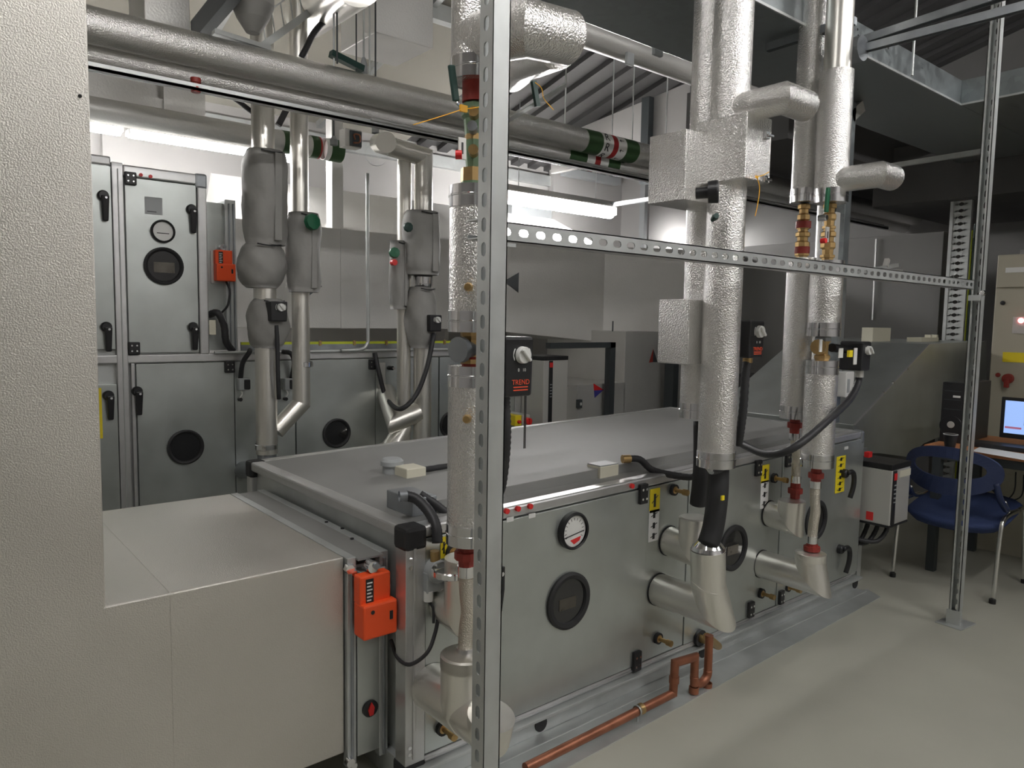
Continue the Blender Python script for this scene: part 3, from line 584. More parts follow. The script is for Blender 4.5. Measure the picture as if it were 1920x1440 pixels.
# thin steel tube dropping to rail
b=B();b.cable([at(689,325,y=4.15),at(689,450,y=4.15),at(690,620,y=4.15),at(688,645,y=4.15),at(676,655,y=4.15),at(640,657,y=4.15)],.011,G,8,6);tag(b.obj('conduit_pipe'),'thin vertical steel tube curving onto the rail of the rear unit','conduit')
# variable speed drive of rear unit
def vfd(label,x0,x1,y0,y1,z0,z1,bx0,bx1):
    t=thing('variable_speed_drive',label,'motor drive',((x0+x1)/2,y1,z0))
    b=B();b.box(x0,x1,y0,y1,z0,z1-.03,LG);b.obj('housing',t,bevel=.004)
    b=B();b.box(x0-.002,x1+.002,y0-.002,y1,z1-.03,z1,BK);b.obj('end_cap',t,bevel=.004,label='black top cap');b=B();b.box(x0-.002,x1+.002,y0-.002,y1,z0-.012,z0,BK);b.obj('end_cap',t,bevel=.004,label='black bottom cap')
    b=B();b.box(bx0,bx1,y0-.006,y0+.002,z0+.004,z1-.032,BK);o=b.obj('control_panel',t,bevel=.002,label='black keypad strip')
    b=B();b.box(bx0+.002,bx1-.002,y0-.008,y0-.005,z1-.08,z1-.045,RED);b.obj('logo_plate',o,label='red logo plate')
    b=B()
    zc=(z0+z1)/2
    for k in range(5): b.box(bx0+.008,bx1-.008,y0-.0085,y0-.0055,zc-.04+.022*k,zc-.034+.022*k,GPL)
    b.obj('keypad_keys',o)
    return t
p=at(1027,800,y=3.95);q=at(1065,680,y=3.95)
vfd('grey variable speed drive with a black strip at the end of the rear unit',p.x-.05,q.x,3.95,4.22,p.z,rz(1040,668,3.95),p.x+.0,p.x+.035)
p=at(979,790,y=4.0);t=thing('isolator_switch','red and yellow rotary isolator switch left of the rear drive','switch',(p.x,4.1,p.z))
b=B();b.box(p.x-.0,p.x+.075,4.0,4.2,p.z-.045,p.z+.045,LG);b.obj('box',t,bevel=.005)
b=B();b.box(p.x-.065,p.x-.005,4.0,4.2,p.z-.03,p.z+.045,YE);b.obj('yellow_plate',t,bevel=.004,label='yellow side box')
b=B();b.cyl((p.x+.04,3.965,p.z),(p.x+.04,4.0,p.z),.026,RED,20);b.box(p.x+.034,p.x+.046,3.95,3.97,p.z-.022,p.z+.022,RED);b.obj('rotary_handle',t,label='red rotary handle')
b=B();b.cyl((p.x-.035,3.98,p.z),(p.x-.035,4.0,p.z),.012,RED,14);b.obj('push_button',t,label='red button')
# ================================================================ BACK DUCTS AND WALLS
# low main foil duct crossing behind the pipes
YK=5.0
t=thing('foil_clad_duct','wide foil clad duct crossing behind the pipes, with a grey arrow pointing left','duct',(3.2,5.3,1.31))
zb=at(700,616,y=YK).z; ztp=at(650,430,y=YK).z; x0=at(590,500,y=YK).x; x1=at(900,500,y=YK).x
b=B();b.box(x0-1.6,x1,YK,YK+.7,zb,ztp,FB);b.obj('straight_section',t,bevel=.004)
pA=at(1002,621,y=YK);pB=at(1130,641,y=4.68);pC=at(1292,628,y=4.3)
ztB=pB.z+.86
b=B();b.hexa([(x1,YK,zb),(pB.x,4.68,pB.z),(pB.x,5.5,pB.z),(x1,YK+.7,zb),(x1,YK,ztp),(pB.x,4.68,ztB),(pB.x,5.5,ztB),(x1,YK+.7,ztp)],FB);b.obj('flared_section',t)
b=B();b.hexa([(pB.x,4.68,pB.z),(pC.x,4.3,pB.z),(pC.x,5.5,pB.z),(pB.x,5.5,pB.z),(pB.x,4.68,ztB),(pC.x,4.3,ztB),(pC.x,5.5,ztB),(pB.x,5.5,ztB)],FB);b.obj('wide_section',t)
b=B();b.box(pC.x,pC.x+.9,4.3,5.5,pB.z,ztB,FB);b.obj('end_section',t)
q=at(945,527,y=YK-.062);r1=at(973,511,y=YK-.10);r2=at(972,549,y=YK-.10);b=B();b.prism([q,r1,r2],(0,.002,0),GRYV);b.obj('flow_arrow',t,label='grey triangular arrow')
q=at(604,537,y=YK-.002);b=B();b.prism([q,q+V((-.1,0,.07)),q+V((-.1,0,-.07))],(0,.002,0),GRYV);b.obj('flow_arrow',t,label='grey triangular arrow')
b=B();b.box(x0+.2,x0+.26,YK-.006,YK,zb,ztp,FB);b.obj('seam_strip',t)
# higher bright duct under the lamps
t=thing('foil_clad_duct','upper foil clad duct glaring under the strip lights behind the pipe drops','duct',(2.2,5.9,1.9))
a=at(600,352,y=6.2);c=at(960,398,y=6.2);d=at(700,436,y=5.2);xl_=at(395,340,y=6.2).x
b=B();b.hexa([(xl_,5.2,d.z-.25),(c.x+.6,5.2,d.z-.25),(c.x+.6,6.6,d.z-.25),(xl_,6.6,d.z-.25),(xl_,5.2,d.z),(c.x+.6,5.2,d.z),(c.x+.6,6.2,a.z),(xl_,6.2,a.z)],FB);b.obj('duct_casing',t)
b=B();a=at(590,340,y=5.5);b.box(a.x,a.x+.09,5.2,5.3,1.6,3.0,FB);
tag(b.obj('steel_strip'),'pale vertical strip rising behind the right pipe drop of the rear unit','strip')
# wall linings lit by lamp
p0=at(1035,372,y=6.8);p1=at(1198,460,y=6.8)
b=B();b.box(p0.x,at(1197,400,y=6.8).x,6.78,6.86,p1.z-.4,at(1040,262,y=6.8).z,WALL);tag(b.obj('wall_panel'),'pale wall panel left of the glaring panel behind the slotted channel','wall panel')
p=at(1206,400,y=6.4);b=B();b.box(p.x,p.x+2.4,6.3,6.8,.9,at(1300,320,y=6.4).z,FO if 0 else WALL);tag(b.obj('wall_panel',bevel=.004),'overexposed glaring panel left of the dial gauge riser','wall panel')
b=B();p=at(1202,400,y=6.3);b.box(p.x-.03,p.x+.03,6.22,6.3,0,3.1,GPL);tag(b.obj('steel_strip'),'dark vertical strip between the two pale wall panels','strip')
b=B();q0=at(955,360,y=6.85);q1=at(1035,420,y=6.85);b.box(q0.x,q1.x,6.8,6.88,q1.z-.1,q0.z+.02,GPL);tag(b.obj('wall_panel'),'dark grey recess panel right of the front post, just above the slotted channel','wall panel')
b=B();q0=at(236,265,y=6.8);q1=at(447,300,y=6.8);b.box(at(192,265,y=6.8).x,at(460,300,y=6.8).x,6.80,6.88,2.0,at(300,258,y=6.8).z,WALL)
tag(b.obj('wall_panel'),'pale wall panel above the upper tier of the rear unit','wall panel')
# bulkhead under the dark deck
t=thing('bulkhead_panel','pale bulkhead with dark uprights hanging under the corrugated roof','bulkhead',(5.6,5.5,3))
XB=5.6;u0=at(1058,236,x=XB);u1=at(1310,150,x=XB)
zbk=at(1275,274,x=XB).z;b=B();b.prism([(XB,u1.y-.6,zbk),(XB,u0.y+.2,zbk),(XB,u0.y+.2,min(u0.z-.03,roofz(u0.y+.2)-.08)),(XB,u1.y-.6,min(u1.z+.08,roofz(u1.y-.6)-.08))],(.06,0,0),WALL);b.obj('sheet',t)
for px in (1217,1308):
    p=at(px,220,x=XB-.02);b=B();b.box(XB-.08,XB-.01,p.y-.045,p.y+.045,zbk-.3,min(3.5,roofz(p.y)-.10),DST);b.obj('upright',t,label='dark upright')
# duct group behind the front unit
t=thing('foil_clad_duct','low boxy foil duct leaving the rear unit, with a red and blue arrow','duct',(4.2,4.6,0))
a=at(1083,722,y=4.3);c=at(1166,700,y=4.3)
b=B();b.box(XE+.02,a.x,4.3,5.0,.3,a.z-.01,LG);b.obj('pale_plenum',t,bevel=.003)
b=B();b.box(a.x,at(1172,720,y=4.3).x,4.3,5.0,.3,a.z,FB);b.obj('foil_section',t,bevel=.003)
q=at(1132,731,y=4.297);b=B();b.prism([q,at(1113,719,y=4.297),at(1114,732,y=4.297)],(0,.002,0),RED);b.obj('flow_arrow',t,label='red half of arrow')
b=B();b.prism([q,at(1114,732,y=4.297),at(1115,746,y=4.297)],(0,.002,0),BLU);b.obj('flow_arrow',t,label='blue half of arrow')
p=at(1088,757,y=4.28);b=B();b.box(p.x-.03,p.x+.015,4.27,4.3,p.z-.035,p.z+.035,DST);b.box(p.x-.015,p.x+.004,4.262,4.27,p.z-.012,p.z+.012,WH);b.obj('socket',t,bevel=.003)
t=thing('foil_clad_duct','upright foil duct between black stand and riser, with a dark red arrow pointing up','duct',(5.3,4.6,0))
a=at(1172,640,y=4.3);c=at(1410,640,y=4.3);b=B();b.box(a.x+.005,c.x,4.3,5.3,0,1.30,FB);b.obj('duct_casing',t,bevel=.003)
b=B();b.prism([at(1225,654,y=4.297),at(1217,680,y=4.297),at(1224,679,y=4.297)],(0,.002,0),RD);b.obj('flow_arrow',t,label='red face of arrow')
b=B();b.prism([at(1225,654,y=4.297),at(1224,679,y=4.297),at(1233,679,y=4.297)],(0,.002,0),DST);b.obj('flow_arrow',t,label='dark face of arrow')
# beige low wall sheet seen between
a=at(1040,648,y=5.8);b=B();b.box(4.0,at(1168,690,y=5.8).x,5.8,5.86,.2,1.30,WALL);tag(b.obj('wall_panel'),'cream screen behind the black stand under the wide duct','wall panel')
p=at(1146,383,y=5.7);q=at(1292,352,y=4.4);b=B();b.bar((p.x,5.75,2.66),(p.x+.0,3.6,2.66),.04,.04,GPL);tag(b.obj('support_rail'),'grey rail running forward from the right end of the strip light behind the slotted channel','steel rail')
a=at(1053,325,y=6.7);c=at(1156,343,y=6.7);b=B();b.box(a.x,c.x,6.62,6.72,a.z-.03,a.z+.06,GPL);tag(b.obj('unlit_light_fitting',bevel=.004),'unlit grey strip fitting on the wall above the glowing light right of the post','light fitting')
# black stands
t=thing('steel_stand','black steel stand under the wide duct, left of the red upward arrow','stand',(4.4,4.25,0))
a=at(1145,700,y=4.22);b=B();b.box(a.x-.03,a.x+.03,4.2,4.26,0,at(1145,642,y=4.2).z,DST);b.obj('leg',t)
b=B();b.box(at(1030,645,y=4.22).x,a.x+.03,4.2,4.26,at(1145,652,y=4.2).z,at(1145,642,y=4.2).z,DST);b.obj('cross_rail',t)
b=B();b.cyl((a.x+.01,4.22,1.3),(a.x+.01,4.22,at(1150,602,y=4.2).z),.006,DST,8);b.obj('threaded_rod',t)
t=thing('steel_stand','dark steel leg right of the red upward arrow','stand',(5,4.2,0))
a=at(1259,700,y=4.15);b=B();b.box(a.x-.035,a.x+.035,4.1,4.2,0,pB.z,DST);b.obj('leg',t);b=B();b.box(a.x-.06,a.x+.8,4.1,4.2,pB.z-.01,pB.z+.02,DST);b.obj('cross_rail',t)
# ================================================================ STRUT FRAME
def strut_post(label,x,y,z0,z1,s=.042,plate=False,opened=False):
    t=thing('strut_post',label,'steel post',(x,y,z0))
    b=B();n=int((z1-z0)/.05);slot_plate(b,(x+(s-.003 if opened else 0),y+s/2,z0),(0,0,1),(0,-1,0),n,.05,s,G,sw=.0155,sl=.03);b.obj('slotted_web',t)
    b=B();b.box(x,x+s,y,y+.0028,z0,z0+n*.05,G);b.obj('flange',t,label='plain side facing the room')
    b=B();b.box(x,x+s,y+s-.0028,y+s,z0,z0+n*.05,G);b.obj('flange',t)
    for ya_,yb_ in ((y,y+.010),(y+s-.010,y+s)):
        xa_=x if opened else x+s-.0028
        b=B();b.box(xa_,xa_+.0028,ya_,yb_,z0,z0+n*.05,G);b.obj('lip',t)
    if plate:
        b=B();b.prism([(x-.05,y-.03,0),(x+.09,y-.045,0),(x+.10,y+.07,0),(x-.04,y+.085,0)],(0,0,.006),G);b.obj('base_plate',t,bevel=.002)
        b=B();b.box(x-.008,x-.001,y-.01,y+.05,.006,.07,G);b.obj('foot_bracket',t)
    return t
yp=1.212
xp=at(917,720,y=yp).x
strut_post('galvanised slotted steel post standing in the foreground, in front of the copper pipe end',xp,yp,0.0,3.5,.043,True)
ych=yp+.043
ca=at(948,441,y=ych);cb_=at(1838,532,y=ych)
zch=(ca.z+cb_.z)/2; xpr=at(1838,700,y=ych-.04).x
t=thing('strut_channel','long slotted steel channel spanning from the foreground post to the right post','steel channel',(2.4,ych,zch))
n=int((xpr-xp)/.05)
b=B();slot_plate(b,(xp+.0,ych,zch),(1,0,0),(0,0,-1) if 0 else (0,0,1),n,.05,.0415,G,sw=.0165,sl=.030)
L=n*.05;b.obj('slotted_web',t)
b=B();b.box(xp,xp+L,ych,ych+.041,zch-.0208,zch-.0180,G);b.obj('flange',t)
b=B();b.box(xp,xp+L,ych,ych+.041,zch+.0180,zch+.0208,G);b.obj('flange',t)
b=B();b.box(xp,xp+L,ych+.038,ych+.041,zch-.0208,zch-.010,G);b.obj('lip',t)
b=B();b.box(xp+.045,xp+.10,ych-.003,ych,zch-.032,zch-.024,G);b.box(xp+.045,xp+.05,ych-.003,ych+.03,zch-.10,zch-.024,G);b.obj('angle_bracket',t)
t2=strut_post('galvanised slotted steel post standing on the floor in front of the desk and blue chair',xpr,ych-.022,0.0,3.3,.043,True,True)
b=B();b.cyl((xpr+.0,ych-.03,zch-.035),(xpr-.02,ych-.03,zch-.035),.012,CH,6);b.box(xpr-.03,xpr,ych-.03,ych+.02,zch-.07,zch-.045,G);b.obj('corner_bracket',t2)
# ================================================================ THINGS ON THE FRONT UNIT'S ROOF
def rp(px,py,dz=0): # pixel on the roof surface
    p=at(px,py,z=.80); 
    for _ in range(4): p=at(px,py,z=zt(min(max(p.x,XL),XR))+PH-.006+dz)
    return p
p=rp(735,888);b=B();b.lathe((p.x,p.y,p.z-.002),(0,0,1),[(0,.036),(.035,.036),(.036,.044),(.052,.044),(.062,.034),(.062,0)],GPL,20);tag(b.obj('sensor_cap'),'round grey plastic cap on the front unit roof','sensor')
p=rp(766,893);b=B();b.box(p.x-.035,p.x+.05,p.y-.045,p.y+.045,p.z-.002,p.z+.038,CRM);o=b.obj('junction_box',bevel=.004);tag(o,'cream junction box beside the round grey cap on the roof','junction box')
b=B();b.cable([(p.x+.05,p.y,p.z+.018),(p.x+.14,p.y+.01,p.z+.016),(p.x+.4,p.y+.02,p.z+.016)],.012,CR,10,6,rib=.08);b.obj('cable_tail',o,label='black ribbed conduit')
# galvanised box at trunk end with conduits
xb_=1.205;zb_=zt(xb_)+PH
b=B();b.box(1.155,1.245,yt0-.012,yt1+.02,zb_-.004,zb_+.052,DG);o=b.obj('trunk_end_box',bevel=.003);tag(o,'small galvanised end box where two black conduits leave the roof trunk','junction box')
for k,(yy,zz) in enumerate(((yt0-.012,.03),(yt0+.0,.035))):
    pass
b=B();p=at(758,930,y=1.85);b.lathe(p,(1,-.35,0),[(-.015,.016),(.008,.016)],DG,12);b.obj('gland',o)
path=[at(760,929,y=1.87),at(783,937,y=1.84),at(806,962,y=1.79),at(818,990,y=1.752),at(820,1018,y=1.735)]
b=B();b.cable(path,.0165,CR,12,10,rib=.07);tag(b.obj('flexible_conduit'),'black ribbed conduit bending over the front corner down to a grey switch','conduit')
path=[at(788,927,y=1.88),at(812,942,y=1.86),at(838,962,y=1.84),at(870,984,y=1.83)]
b=B();b.cable(path,.0135,CR,12,10,rib=.07);tag(b.obj('flexible_conduit'),'black ribbed conduit running over the roof edge behind the chrome banded riser','conduit')
# grey thermostat style switch on corner post
p=at(818,1070,y=YF-.02);t=thing('pressure_switch','grey round pressure switch hanging beside the corner post, two black leads below','switch',(p.x,YF-.01,p.z))
b=B();b.lathe((p.x,YF-.004,p.z),(0,-1,0),[(0,.034),(.03,.034),(.036,.028),(.036,0)],GPL,24);b.box(p.x-.036,p.x+.036,YF-.028,YF-.004,p.z-.06,p.z,GPL);b.obj('housing',t,bevel=.003)
b=B();b.cyl((p.x-.006,YF-.02,p.z+.06),(p.x-.004,YF-.02,p.z+.03),.014,BR,12);b.obj('gland',t,label='brass gland')
for sx in (-.024,.02):
    b=B();b.cyl((p.x+sx,YF-.016,p.z-.085),(p.x+sx,YF-.016,p.z-.055),.014,WH,12);b.obj('cable_gland',t,label='white gland')
e1=V((p.x-.024,YF-.016,p.z-.085));e2=V((p.x+.02,YF-.016,p.z-.085))
b=B();b.cable([e2,at(823,1150,y=YF-.03),at(815,1190,y=YF-.04),at(800,1225,y=YF-.05),at(768,1246,y=YF-.02),at(745,1232,y=YF+.04),at(733,1200,y=YF+.09)],.0058,CR,8,8);tag(b.obj('cable'),'thin black lead looping from the grey switch under the front orange actuator','cable')
b=B();b.cable([e1,at(812,1140,y=YF-.028),at(813,1168,y=YF-.032)],.0045,CR,8,6);tag(b.obj('cable'),'short thin black lead joining the longer loop below the grey switch','cable')
# cream box + conduits on front roof edge
p=at(1130,890,z=zt(2.0)+PH);b=B();b.box(p.x-.05,p.x+.05,p.y-.035,p.y+.035,p.z-.006,p.z+.04,CRM);o=b.obj('junction_box',bevel=.003);tag(o,'cream junction box at the front edge of the roof, above the dial gauge door','junction box')
b=B();b.box(p.x-.048,p.x+.048,p.y-.033,p.y+.033,p.z+.0402,p.z+.044,GPL);b.obj('lid',o,label='grey lid')
p=at(1172,860,y=yt0);b=B();b.cyl(p+V((-.01,.0,0)),p+V((.02,-.01,0)),.010,BR,10);
path=[p+V((0,-.005,0)),p+V((.05,-.03,-.004)),at(1225,882,y=1.80),at(1275,893,y=1.72),at(1305,893,y=1.66),at(1335,882,y=1.62)]
b=B();b.cable(path,.0135,CR,12,10,rib=.05);o=b.obj('flexible_conduit');tag(o,'black conduit looping from the roof trunk to the pipe wrapped in black insulation','conduit')
b=B();b.cyl(p+V((-.015,.0,0)),p+V((.015,-.012,0)),.016,BR,12);b.obj('gland',o,label='brass gland')
# ================================================================ RISERS
RR=.064
def foilcol(par,c,z0,z1,r=RR,bt=True,bb=True,name='insulated_pipe',m=FO,bh=.055):
    "foil clad length from z0 up to z1 with bright bands"
    b=B();b.lathe((c[0],c[1],z0),(0,0,1),[(0,.02),(0,r),(z1-z0,r),(z1-z0,.02)],m,40);o=b.obj(name,par)
    for on,za in ((bb,z0-.001),(bt,z1-bh+.001)):
        if on:
            b=B();b.lathe((c[0],c[1],za),(0,0,1),[(0,r-.004),(0,r+.002),(bh*.48,r+.002),(bh*.50,r+.004),(bh*.55,r+.004),(bh*.58,r+.002),(bh,r+.002),(bh,r-.004)],CH,40);b.obj('end_band',o,label='bright metal end band')
    return o
def union(par,c,z,h=.06,r=.026,m=RD):
    b=B();b.lathe((c[0],c[1],z),(0,0,1),[(0,0),(0,r*.72),(h*.3,r*.75),(h*.32,r*1.12),(h*.62,r*1.12),(h*.64,r*.8),(h,r*.7),(h,0)],m,10,sm=False);b.obj('union',par,label='red painted pipe union' if m is RD else None)
def hose(par,c0,c1,r=.021):
    b=B();c0=V(c0);c1=V(c1);m_=(c0+c1)/2;b.cable([c0,c0*.7+c1*.3+V((.004,0,0)),m_+V((.007,-.004,0)),c0*.3+c1*.7+V((.004,0,0)),c1],r,BRD,16,6);o=b.obj('braided_hose',par,label='braided steel hose')
    for c,s in ((c0,1),(c1,-1)):
        b=B();b.cyl(c,c+V((0,0,s*.03)),r+.003,CH,18);b.obj('ferrule',o)
def elbowset(par,stubx,zc,yv,r,ztop,capz=True,label=None,m=FS):
    "stub out of the unit, mitred turn upwards and a capped socket"
    b=B();b.tube([(stubx,YF-.006,zc),(stubx,yv-.02,zc-.03),(stubx,yv,zc+r*.9),(stubx,yv,ztop)],r,m,36);o=b.obj('insulated_elbow',par)
    b=B();b.lathe((stubx,YF-.003,zc),(0,-1,0),[(0,r+.003),(.006,r+.003),(.006,r-.002)],RB,36);b.obj('wall_seal',o)
    if capz:
        b=B();b.lathe((stubx,yv,ztop-.05),(0,0,1),[(0,r-.002),(0,r+.002),(.05,r+.002),(.05,0)],CH if m is FO else FS,36);b.obj('end_cap',o)
    return o
def bigelbow(par,sx,zs,yv,r,ztop,drop=.05):
    "wide mitred elbow: stub, downward sloped shoe, vertical socket"
    b=B();b.tube([(sx,YF-.006,zs),(sx,yv+.04,zs),(sx,yv-.035,zs-drop*.4)],r,FS,36,caps=True);o=b.obj('insulated_elbow',par)
    b=B();b.tube([(sx,yv-.062,zs-drop*1.1),(sx,yv,zs+.085),(sx,yv,ztop)],r*1.04,FS,36);b.obj('elbow_shoe',o)
    b=B();b.lathe((sx,YF-.003,zs),(0,-1,0),[(0,r+.003),(.006,r+.003),(.006,r-.002)],RB,36);b.obj('wall_seal',o)
    return o
def ballvalve(par,c,z0,z1,m=BR,lever=None,r=.028):
    b=B();h=z1-z0;b.lathe((c[0],c[1],z0),(0,0,1),[(0,0),(0,r*.8),(h*.12,r*.8),(h*.12,r),(h*.2,r),(h*.22,r*.72),(h*.38,r*.75),(h*.45,r*1.0),(h*.6,r*1.0),(h*.66,r*.72),(h*.8,r*.75),(h*.82,r),(h*.95,r),(h,r*.7),(h,0)],m,8,sm=False);return b.obj('valve_body',par)
# ---- riser 1 (behind the foreground post)
y1=1.585;c=at(888,470,y=y1);X1=c.x;C1=(X1,y1)
Z=lambda py,px=880,y=y1: at(px,py,y=y).z
r1=thing('riser_pipe','foil clad riser with bright bands, half hidden behind the foreground slotted post','pipe',(X1,y1,.3))
foilcol(r1,C1,Z(152),3.9,bt=False,bb=True);foilcol(r1,C1,Z(622),Z(350));foilcol(r1,C1,Z(1016),Z(686))
b=B();b.lathe((X1,y1,Z(1016)+.03),(0,0,1),[(0,.0),(0,.02)],CH,10)
b=B();b.cyl((X1,y1,Z(190)),(X1,y1,Z(150)),.034,RD,20);b.obj('flange_joint',r1,label='red painted joint')
b=B();h=Z(190)-Z(350);z0=Z(350)
b.lathe((X1,y1,z0),(0,0,1),[(0,0),(0,.034),(h*.06,.036,BR),(h*.22,.036,BR),(h*.22,.022,GRV),(h*.30,.024,GRV),(h*.55,.028,BR),(h*.62,.026,GRV),(h*.80,.03,GRV),(h*.84,.036,GRV),(h*.97,.036,GRV),(h,.026,GRV),(h,0)],GRV,8,sm=False);vb=b.obj('valve_body',r1,label='greenish brass strainer and valve body')
for py,dx,m in ((218,-.030,BR),(288,-.030,BR),(245,-.034,DG)):
    p=at(876,py,y=y1);b=B();b.cyl((X1+dx*.6,y1-.02,p.z),(X1+dx-.012,y1-.05,p.z),.013,m,12);b.obj('valve_port',vb)
p=at(864,291,y=y1-.05);b=B();b.cyl((p.x,y1-.055,p.z),(p.x-.012,y1-.045,p.z),.011,RED,10);b.obj('drain_cap',vb,label='red drain cap')
p=at(846,122,y=y1-.06);q=at(855,190,y=y1-.06);s_=at(868,204,y=y1-.04);b=B();b.bar(p,q,.018,.010,DGN,up=(0,1,0));b.bar(q,s_,.010,.006,CH,up=(0,1,0));b.obj('lever',r1,bevel=.003,label='dark green lever handle')
b=B();p=at(866,258,y=y1-.05);q=at(866,298,y=y1-.05);b.box(p.x-.010,p.x+.012,y1-.052,y1-.048,q.z,p.z,LG);b.box(p.x-.002,p.x+.003,y1-.053,y1-.0518,q.z+.012,p.z-.012,BK);b.obj('name_plate',vb)
p=at(869,204,y=y1-.07);b=B();b.box(p.x-.011,p.x+.009,y1-.075,y1-.068,p.z-.008,p.z+.008,YO);b.cable([p+V((0,0,0)),at(840,214,y=y1-.08),at(805,225,y=y1-.09),at(775,234,y=y1-.1)],.0012,YO,6,6);b.cable([p,at(885,203,y=y1-.07),at(903,200,y=y1-.06)],.0014,YO,6,5)
tag(b.obj('cable_tie'),'amber cable tie with a long tail on the green lever valve behind the front post','cable tie')
# lower brass three port valve
b=B();zv=Z(655);b.lathe((X1,y1,Z(690)),(0,0,1),[(0,0),(0,.024),(.012,.032,BR),(.024,.032,RD),(.03,.022,BR),(.075,.024,BR),(.085,.033,BR),(.10,.033,RD),(.118,.02),(.118,0)],RD,8,sm=False)
b.lathe((X1,y1,zv),(-1,-.25,0),[(-.03,.024),(.04,.024),(.042,.034),(.06,.034),(.06,.0)],DG,14);b.obj('three_port_valve',r1,label='brass three port valve')
for py in (537,787):
    p=at(849,py,y=y1-.05);b=B();b.lathe((X1-.045,y1-.045,p.z),(-.7,-.7,0),[(0,.010),(.014,.010),(.02,.012),(.03,.009),(.03,0)],BR,10);b.obj('test_point',r1,label='brass test point with green strap')
union(r1,(at(875,1040,y=y1).x,y1),Z(1062,875),.07,.030)
hx=at(873,1150,y=y1).x
hose(r1,(hx,y1,Z(1232,873)),(hx,y1,Z(1060,873)),.0215)
b=B();zc=at(880,1282,y=y1).z
sx=at(835,1283,y=1.70).x
zc=at(838,1272,y=YF).z;cr=V((hx,y1,zc));mz=zc+.03;b.tube([(hx,YF-.006,zc),(hx,1.475,zc),(hx,1.465,zc+.035)],.064,FS,40);e=b.obj('insulated_elbow',r1);b=B();zk=at(872,1228,y=y1).z;b.lathe((hx,y1,zc),(0,0,1),[(0,.0),(0,.067),(zk-zc,.067)],FS,40);so=b.obj('elbow_socket',e) if 0 else b.obj('elbow_socket',r1);b=B();b.lathe((hx,y1,zk),(0,0,1),[(-.03,.0685),(.002,.0685),(.006,.062),(.012,.020),(.012,0)],FS,40);b.obj('end_cap',so)
b.tube([(hx,YF-.006,cr.z),cr,(hx,y1,mz),(hx,y1,at(872,1230,y=y1).z)],.066,FS,40);e=b.obj('insulated_elbow',r1)
b=B();b.lathe((hx,YF-.003,cr.z),(0,-1,0),[(0,.065),(.006,.065),(.006,.06)],RB,36);b.obj('wall_seal',e)
b=B();sy=1.66;zu=at(850,1135,y=1.72).z;sx=at(848,1135,y=1.72).x
b.tube([(sx,YF-.006,zu),(sx,sy,zu-.01),(sx+.0,sy,zu+.16)],.058,FS,32);b.obj('upper_stub',r1)
chband(r1,at(850,1070,y=sy).x and 850,1064,sy,.058,.02)
actuator('valve_actuator','large black valve actuator with a round white knob, right of the foreground slotted post',974,688,y1-.02,.098,.155,.10)
b=B();p=at(946,755,y=y1-.03);b.cyl(p,p+V((0,0,.05)),.013,BR,12);o=b.obj('gland');
b.__init__();b.cable([p+V((0,0,.05)),p+V((0,0,.0)),at(948,800,y=y1-.04),at(946,850,y=y1-.03),at(940,905,y=y1+.02),at(934,925,y=y1+.05)],.0165,CR,14,10,rib=.12);bpy.data.objects.remove(o)
tag(b.obj('flexible_conduit'),'black ribbed conduit dropping from the large knob actuator, along the foreground post','conduit')
for dx in (.0,.008):
    b=B();p=at(984+dx*300,737,y=1.60);b.cyl(p,p-V((0,0,.16)),.0016,BK,6);tag(b.obj('cable'),'thin black wire under the large knob actuator','cable','thin wires under the large knob actuator')
# T loop at top of riser 1
zL=Z(65,940)
b=B();ps=[V((X1,y1,zL-.02)),V((X1,y1-.10,zL)),]
b.tube([(X1,y1,at(900,75,y=y1).z),(X1,1.38,at(985,52,y=1.38).z),(at(1065,72,y=1.38).x,1.38,at(1065,72,y=1.38).z)],.064,FO,36);o=b.obj('side_loop',r1)
b=B();b.tube([at(1045,85,y=1.42),at(985,110,y=1.62),at(958,135,y=1.8)],.058,FO,32);b.obj('return_leg',o)
p=at(1000,152,y=1.7);q=at(1008,200,y=1.7);b=B();b.bar(p,q,.016,.010,DGN,up=(0,1,0));b.obj('lever',r1,label='dark green lever handle')
b=B();b.cable([p,at(1015,165,y=1.68),at(1020,185,y=1.67),at(1038,206,y=1.66)],.0013,YO,6,6);tag(b.obj('cable_tie'),'amber cable tie hanging under the foil side loop at top centre','cable tie')
# ---- riser 2
y2=1.51;c=at(1349,700,y=y2);X2=c.x;C2=(X2,y2);Z2=lambda py,px=1350,y=y2: at(px,py,y=y).z
r2=thing('riser_pipe','thick foil clad riser carrying the dial gauge, with black insulation at its foot','pipe',(X2,y2,.3))
foilcol(r2,C2,Z2(872),3.9,bt=False,r=.0645)
# foil box
bx0=at(1325,300,y=y2-.07).x;bx1=at(1382,300,y=y2-.07).x
xbm=X2
b=B();zt_=Z2(228,1365);zb_2=Z2(348,1365);b.box(X2-.072,X2+.072,y2-.115,y2+.08,zb_2,zt_,FO);vb=b.obj('valve_box',r2,bevel=.003,label='square foil box around the valve')
for py in (245,330):
    p=at(1406,py,y=y2-.115);b=B();b.box(X2+.028,X2+.05,y2-.124,y2-.115,p.z-.012,p.z+.012,CH);b.box(X2+.03,X2+.064,y2-.13,y2-.124,p.z-.004,p.z+.004,CH);b.obj('toggle_latch',vb,bevel=.002,label='chrome toggle latch')
b=B();p=at(1419,332,y=y2-.13);b.cable([p,at(1432,328,y=y2-.13),at(1442,322,y=y2-.13)],.0014,YO,6,5);b.cable([p,at(1424,350,y=y2-.13),at(1422,375,y=y2-.13),at(1416,405,y=y2-.13)],.0016,YO,6,5);b.box(p.x-.01,p.x+.006,p.y-.002,p.y,p.z-.004,p.z+.004,YO)
tag(b.obj('cable_tie'),'amber cable tie dangling from the lower latch of the square foil box','cable tie')
